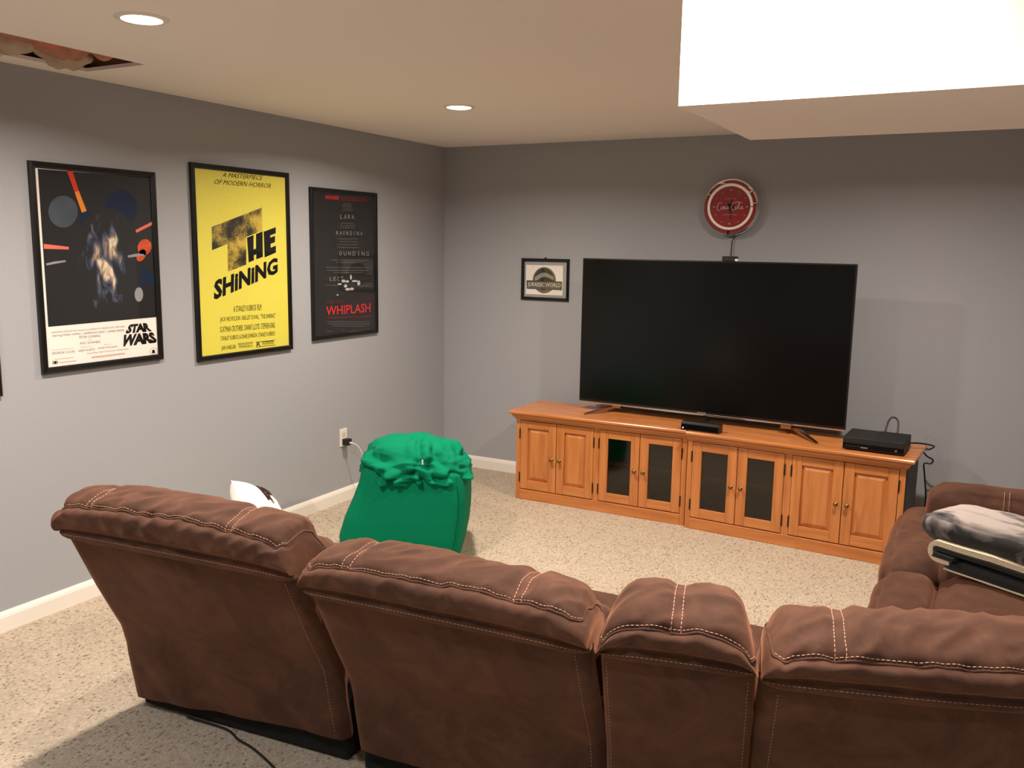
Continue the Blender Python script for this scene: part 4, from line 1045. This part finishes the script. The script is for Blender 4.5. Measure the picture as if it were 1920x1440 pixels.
spaced('EXHILARATING', 180, 284, 585, 296, 38, 4, 8)
spaced('EXTRAORDINARY', 190, 430, 580, 440, 32, 3, 11)
spaced('ASTOUNDING', 188, 606, 580, 612, 38, 3, 10)
spaced('ELECTRIFYING', 192, 832, 580, 826, 36, 1, 5)
p = Print(pl, .0005)
for y, a, b_ in ((192, 335, 415), (210, 335, 418), (228, 332, 422), (246, 330, 425), (360, 325, 435), (380, 315, 440), (398, 310, 445), (495, 290, 470), (520, 305, 468), (545, 295, 475), (570, 290, 480), (680, 230, 560), (700, 280, 500), (745, 190, 570), (770, 200, 560), (790, 260, 500), (900, 190, 300), (905, 480, 560), (1218, 200, 570), (1236, 205, 570), (1254, 240, 540), (1300, 200, 245), (1292, 330, 355), (1300, 390, 560)):
    p.poly([(a, y), (b_, y + 2), (b_, y + 11), (a, y + 9)])
p.done(o, 'small_print', flat('mid_grey_ink', (74, 72, 72)))
p = Print(pl, .0005)
for e in ((345, 868, 20, 12), (376, 871, 16, 10), (310, 895, 18, 8), (362, 912, 14, 14), (381, 940, 22, 12), (416, 936, 18, 12), (440, 868, 26, 9), (408, 835, 8, 22), (292, 990, 10, 5), (476, 885, 14, 22)): p.ell(*e)
p.done(o, 'pale_spots', flat('spot_white', (186, 184, 180)))
p = Print(pl, .0006)
p.line('WINNER', 180, 122, 305, 127, 34, bold=.02).line('WHIPLASH', 192, 1090, 578, 1060, 78, bold=.01).done(o, 'title_lettering', flat('bright_red_ink', (206, 44, 46)))
p = Print(pl, .0006); p.line('MILES TELLER', 196, 1042, 350, 1034, 22).line('J.K. SIMMONS', 430, 1030, 576, 1022, 22)
for y in (132, 148, 162): p.poly([(320, y), (550, y + 8), (550, y + 15), (320, y + 7)])
p.poly([(204, 1184), (575, 1172), (575, 1180), (204, 1192)]).done(o, 'red_print', flat('dull_red_ink', (112, 36, 36)))

# 4: only its corner shows at the left edge of the picture
o, _ = frame('movie_poster', 'black picture frame cut off by the left edge of the view', 'left', [(-190, 262), (-25, 284), (4, 735), (-150, 775)], .026, (52, 48, 46))

# 5: small floating-glass frame beside the television
o, _ = frame('picture_frame', 'small black frame with a grey emblem print left of the television', 'back', [(977, 484), (1067, 486), (1065, 566), (976, 561)], .021, None, back=False, depth=.016)
pl = Plane('back', .005, (970, 470, 13.09))
sh = MB(); c4 = [pl.at(x, y) for x, y in ((214, 350), (1125, 368), (1112, 1108), (210, 1066))]
x0, x1 = (c4[0].x + c4[3].x) / 2, (c4[1].x + c4[2].x) / 2; z0, z1 = (c4[2].z + c4[3].z) / 2, (c4[0].z + c4[1].z) / 2
sh.box(x0, x1, -.005, -.0035, z0, z1); so = sh.build('sheet', PAPER); so.parent = o; so.matrix_parent_inverse = o.matrix_basis.inverted()
Print(pl, .0003).ell(662, 725, 285, 322).done(o, 'emblem_disc', flat('emblem_grey', (112, 108, 98)))
Print(pl, .0006).ell(655, 700, 240, 268).done(o, 'emblem_field', flat('emblem_dark', (58, 56, 50)))
Print(pl, .0009).poly([(425, 660), (500, 600), (600, 545), (700, 540), (790, 580), (885, 640), (885, 725), (780, 670), (680, 640), (580, 660), (500, 725), (425, 735)]).done(o, 'pale_swoosh', flat('emblem_pale', (150, 146, 134)))
Print(pl, .0012).poly([(228, 725), (1098, 760), (1092, 972), (232, 932)]).done(o, 'title_band', flat('band_grey', (66, 64, 58)))
Print(pl, .0013).poly([(244, 745), (1082, 778), (1078, 955), (246, 916)]).done(o, 'band_field', flat('band_mid', (104, 100, 92)))
Print(pl, .0016).text('JURASSIC WORLD', ((258, 772), (1070, 800), (1064, 930), (258, 898)), bold=.012, space=.95).done(o, 'title_lettering', flat('pale_letter', (212, 206, 190)))
bt = MB().box(-.006, .006, -.006, 0, 0, .008).build('hanger', M['frame'], o); bt.location = (.0, -.001, (pl.at(700, 195).z - o.location.z))

# ------------------------------------------------------------------ round neon wall clock
CX, CZ = 2.080, 1.868
t = thing('wall_clock', 'round red wall clock with chrome rim and white neon ring', 'clock', (CX, 0, CZ))
MB().lathe([(.150, 0), (.166, -.006), (.172, -.018), (.166, -.030), (.171, -.042), (.166, -.054), (.168, -.062), (.163, -.068), (.158, -.068), (.158, -.060), (.02, -.060), (.02, 0)], (0, 0, 0), 'y', 72).build('rim', M['chrome'], t, True, autosmooth=30)
m_red = mat('clock_red', (152, 28, 34), .35)
MB().lathe([(.158, -.0605), (.158, -.063), (.100, -.063), (.02, -.062), (.02, -.0605)], (0, 0, 0), 'y', 64).build('dial', m_red, t, True, autosmooth=30)
n = 72; MB().tube([(.130 * math.cos(a), -.069, .130 * math.sin(a)) for a in np.linspace(.02, 2 * PI - .02, n)], .0085, 12).build('neon_tube', mat('neon_glass_white', (236, 226, 210), .3, emit=((255, 236, 214), .12)), t, True)
mb = MB()
for k in range(12):
    a = k * PI / 6; mb.lathe([(.0005, -.0645), (.0045 if k % 3 == 0 else .003, -.0645), (.0045 if k % 3 == 0 else .003, -.063)], (.1 * math.sin(a), 0, .1 * math.cos(a)), 'y', 10)
tag(mb.build('hour_dots', flat('dial_white', (226, 190, 184)), t), kind='stuff')
mb = MB()   # the two small lines of lettering, too small to read
for z, w in ((.048, .07), (-.046, .085)):
    x = -w / 2
    while x < w / 2:
        l = rnd.uniform(.004, .008); mb.box(x, min(x + l, w / 2), -.0642, -.063, z - .003, z + .003); x += l + .0025
tag(mb.build('small_print', flat('dial_pale', (206, 130, 126)), t), kind='stuff')
# flowing script across the dial
strokes = [[(-.052, .018), (-.060, .026), (-.072, .018), (-.080, .0), (-.078, -.016), (-.068, -.022), (-.056, -.014)],
           [(-.050, .004), (-.056, -.004), (-.052, -.014), (-.045, -.010), (-.043, .0), (-.050, .004)], [(-.044, -.008), (-.036, -.006), (-.030, .004)],
           [(-.030, .004), (-.037, .0), (-.038, -.010), (-.032, -.014), (-.026, -.008)], [(-.014, .004), (-.022, .0), (-.024, -.010), (-.018, -.013), (-.013, -.006), (-.012, .005), (-.013, -.010), (-.008, -.013), (-.004, -.006)],
           [(-.002, -.003), (.006, -.001)],
           [(.034, .020), (.024, .028), (.014, .018), (.008, .0), (.012, -.016), (.022, -.020), (.032, -.012)], [(.030, .026), (.044, .030), (.060, .024), (.074, .026)],
           [(.036, .004), (.030, -.004), (.034, -.014), (.041, -.010), (.043, .0), (.036, .004)], [(.043, -.006), (.052, .008), (.056, .024), (.052, .022), (.049, .004), (.050, -.010), (.054, -.013), (.058, -.006)],
           [(.070, .004), (.062, .0), (.060, -.010), (.066, -.013), (.071, -.006), (.072, .005), (.071, -.010), (.076, -.013), (.082, -.006)]]
mb = MB()
for s_ in strokes:
    q = smooth_loop([(x, -.0645, z) for x, z in s_], 16)[0]; mb.tube([tuple(v) for v in q], [.0012 + .0016 * math.sin(PI * i / 15) for i in range(16)], 5)
mb.build('script_lettering', flat('script_white', (232, 204, 198)), t, True)
MB().prism([(-.003, -.066, -.01), (.003, -.066, -.01), (.0015, -.066, .052), (-.0015, -.066, .052)], (0, 0, 0), (0, -.0015, 0)).build('hand', M['black'], t).rotation_euler = (0, math.radians(9), 0)
MB().prism([(-.0025, -.068, -.012), (.0025, -.068, -.012), (.001, -.068, .075), (-.001, -.068, .075)], (0, 0, 0), (0, -.0015, 0)).build('hand', M['black'], t).rotation_euler = (0, math.radians(174), 0)
MB().lathe([(.0005, -.0705), (.005, -.070), (.005, -.062)], (0, 0, 0), 'y', 16).build('hand_hub', M['black'], t)
for a in (35, 150, 268, 8):
    c, s_ = math.cos(math.radians(a)), math.sin(math.radians(a)); mb = MB(); mb.tube([(.139 * c, -.070, .139 * s_), (.155 * c, -.074, .155 * s_), (.167 * c, -.066, .167 * s_)], .004, 8); mb.build('tube_clip', M['chrome'] if a != 268 else M['black'], t, True)
MB().lathe([(.163, -.0735), (.163, -.0755), (.001, -.0765), (.001, -.0735)], (0, 0, 0), 'y', 64).build('cover_glass', M['pane'], t, True, autosmooth=30)
MB().tube(spline([(.018, -.01, -.165), (.022, -.012, -.185), (.012, -.014, -.20), (.010, -.015, -.24), (.008, -.016, -.30), (.008, -.018, -.36), (.01, -.03, -.50)], 30), .0028, 6).build('cord', M['black'], t, True)
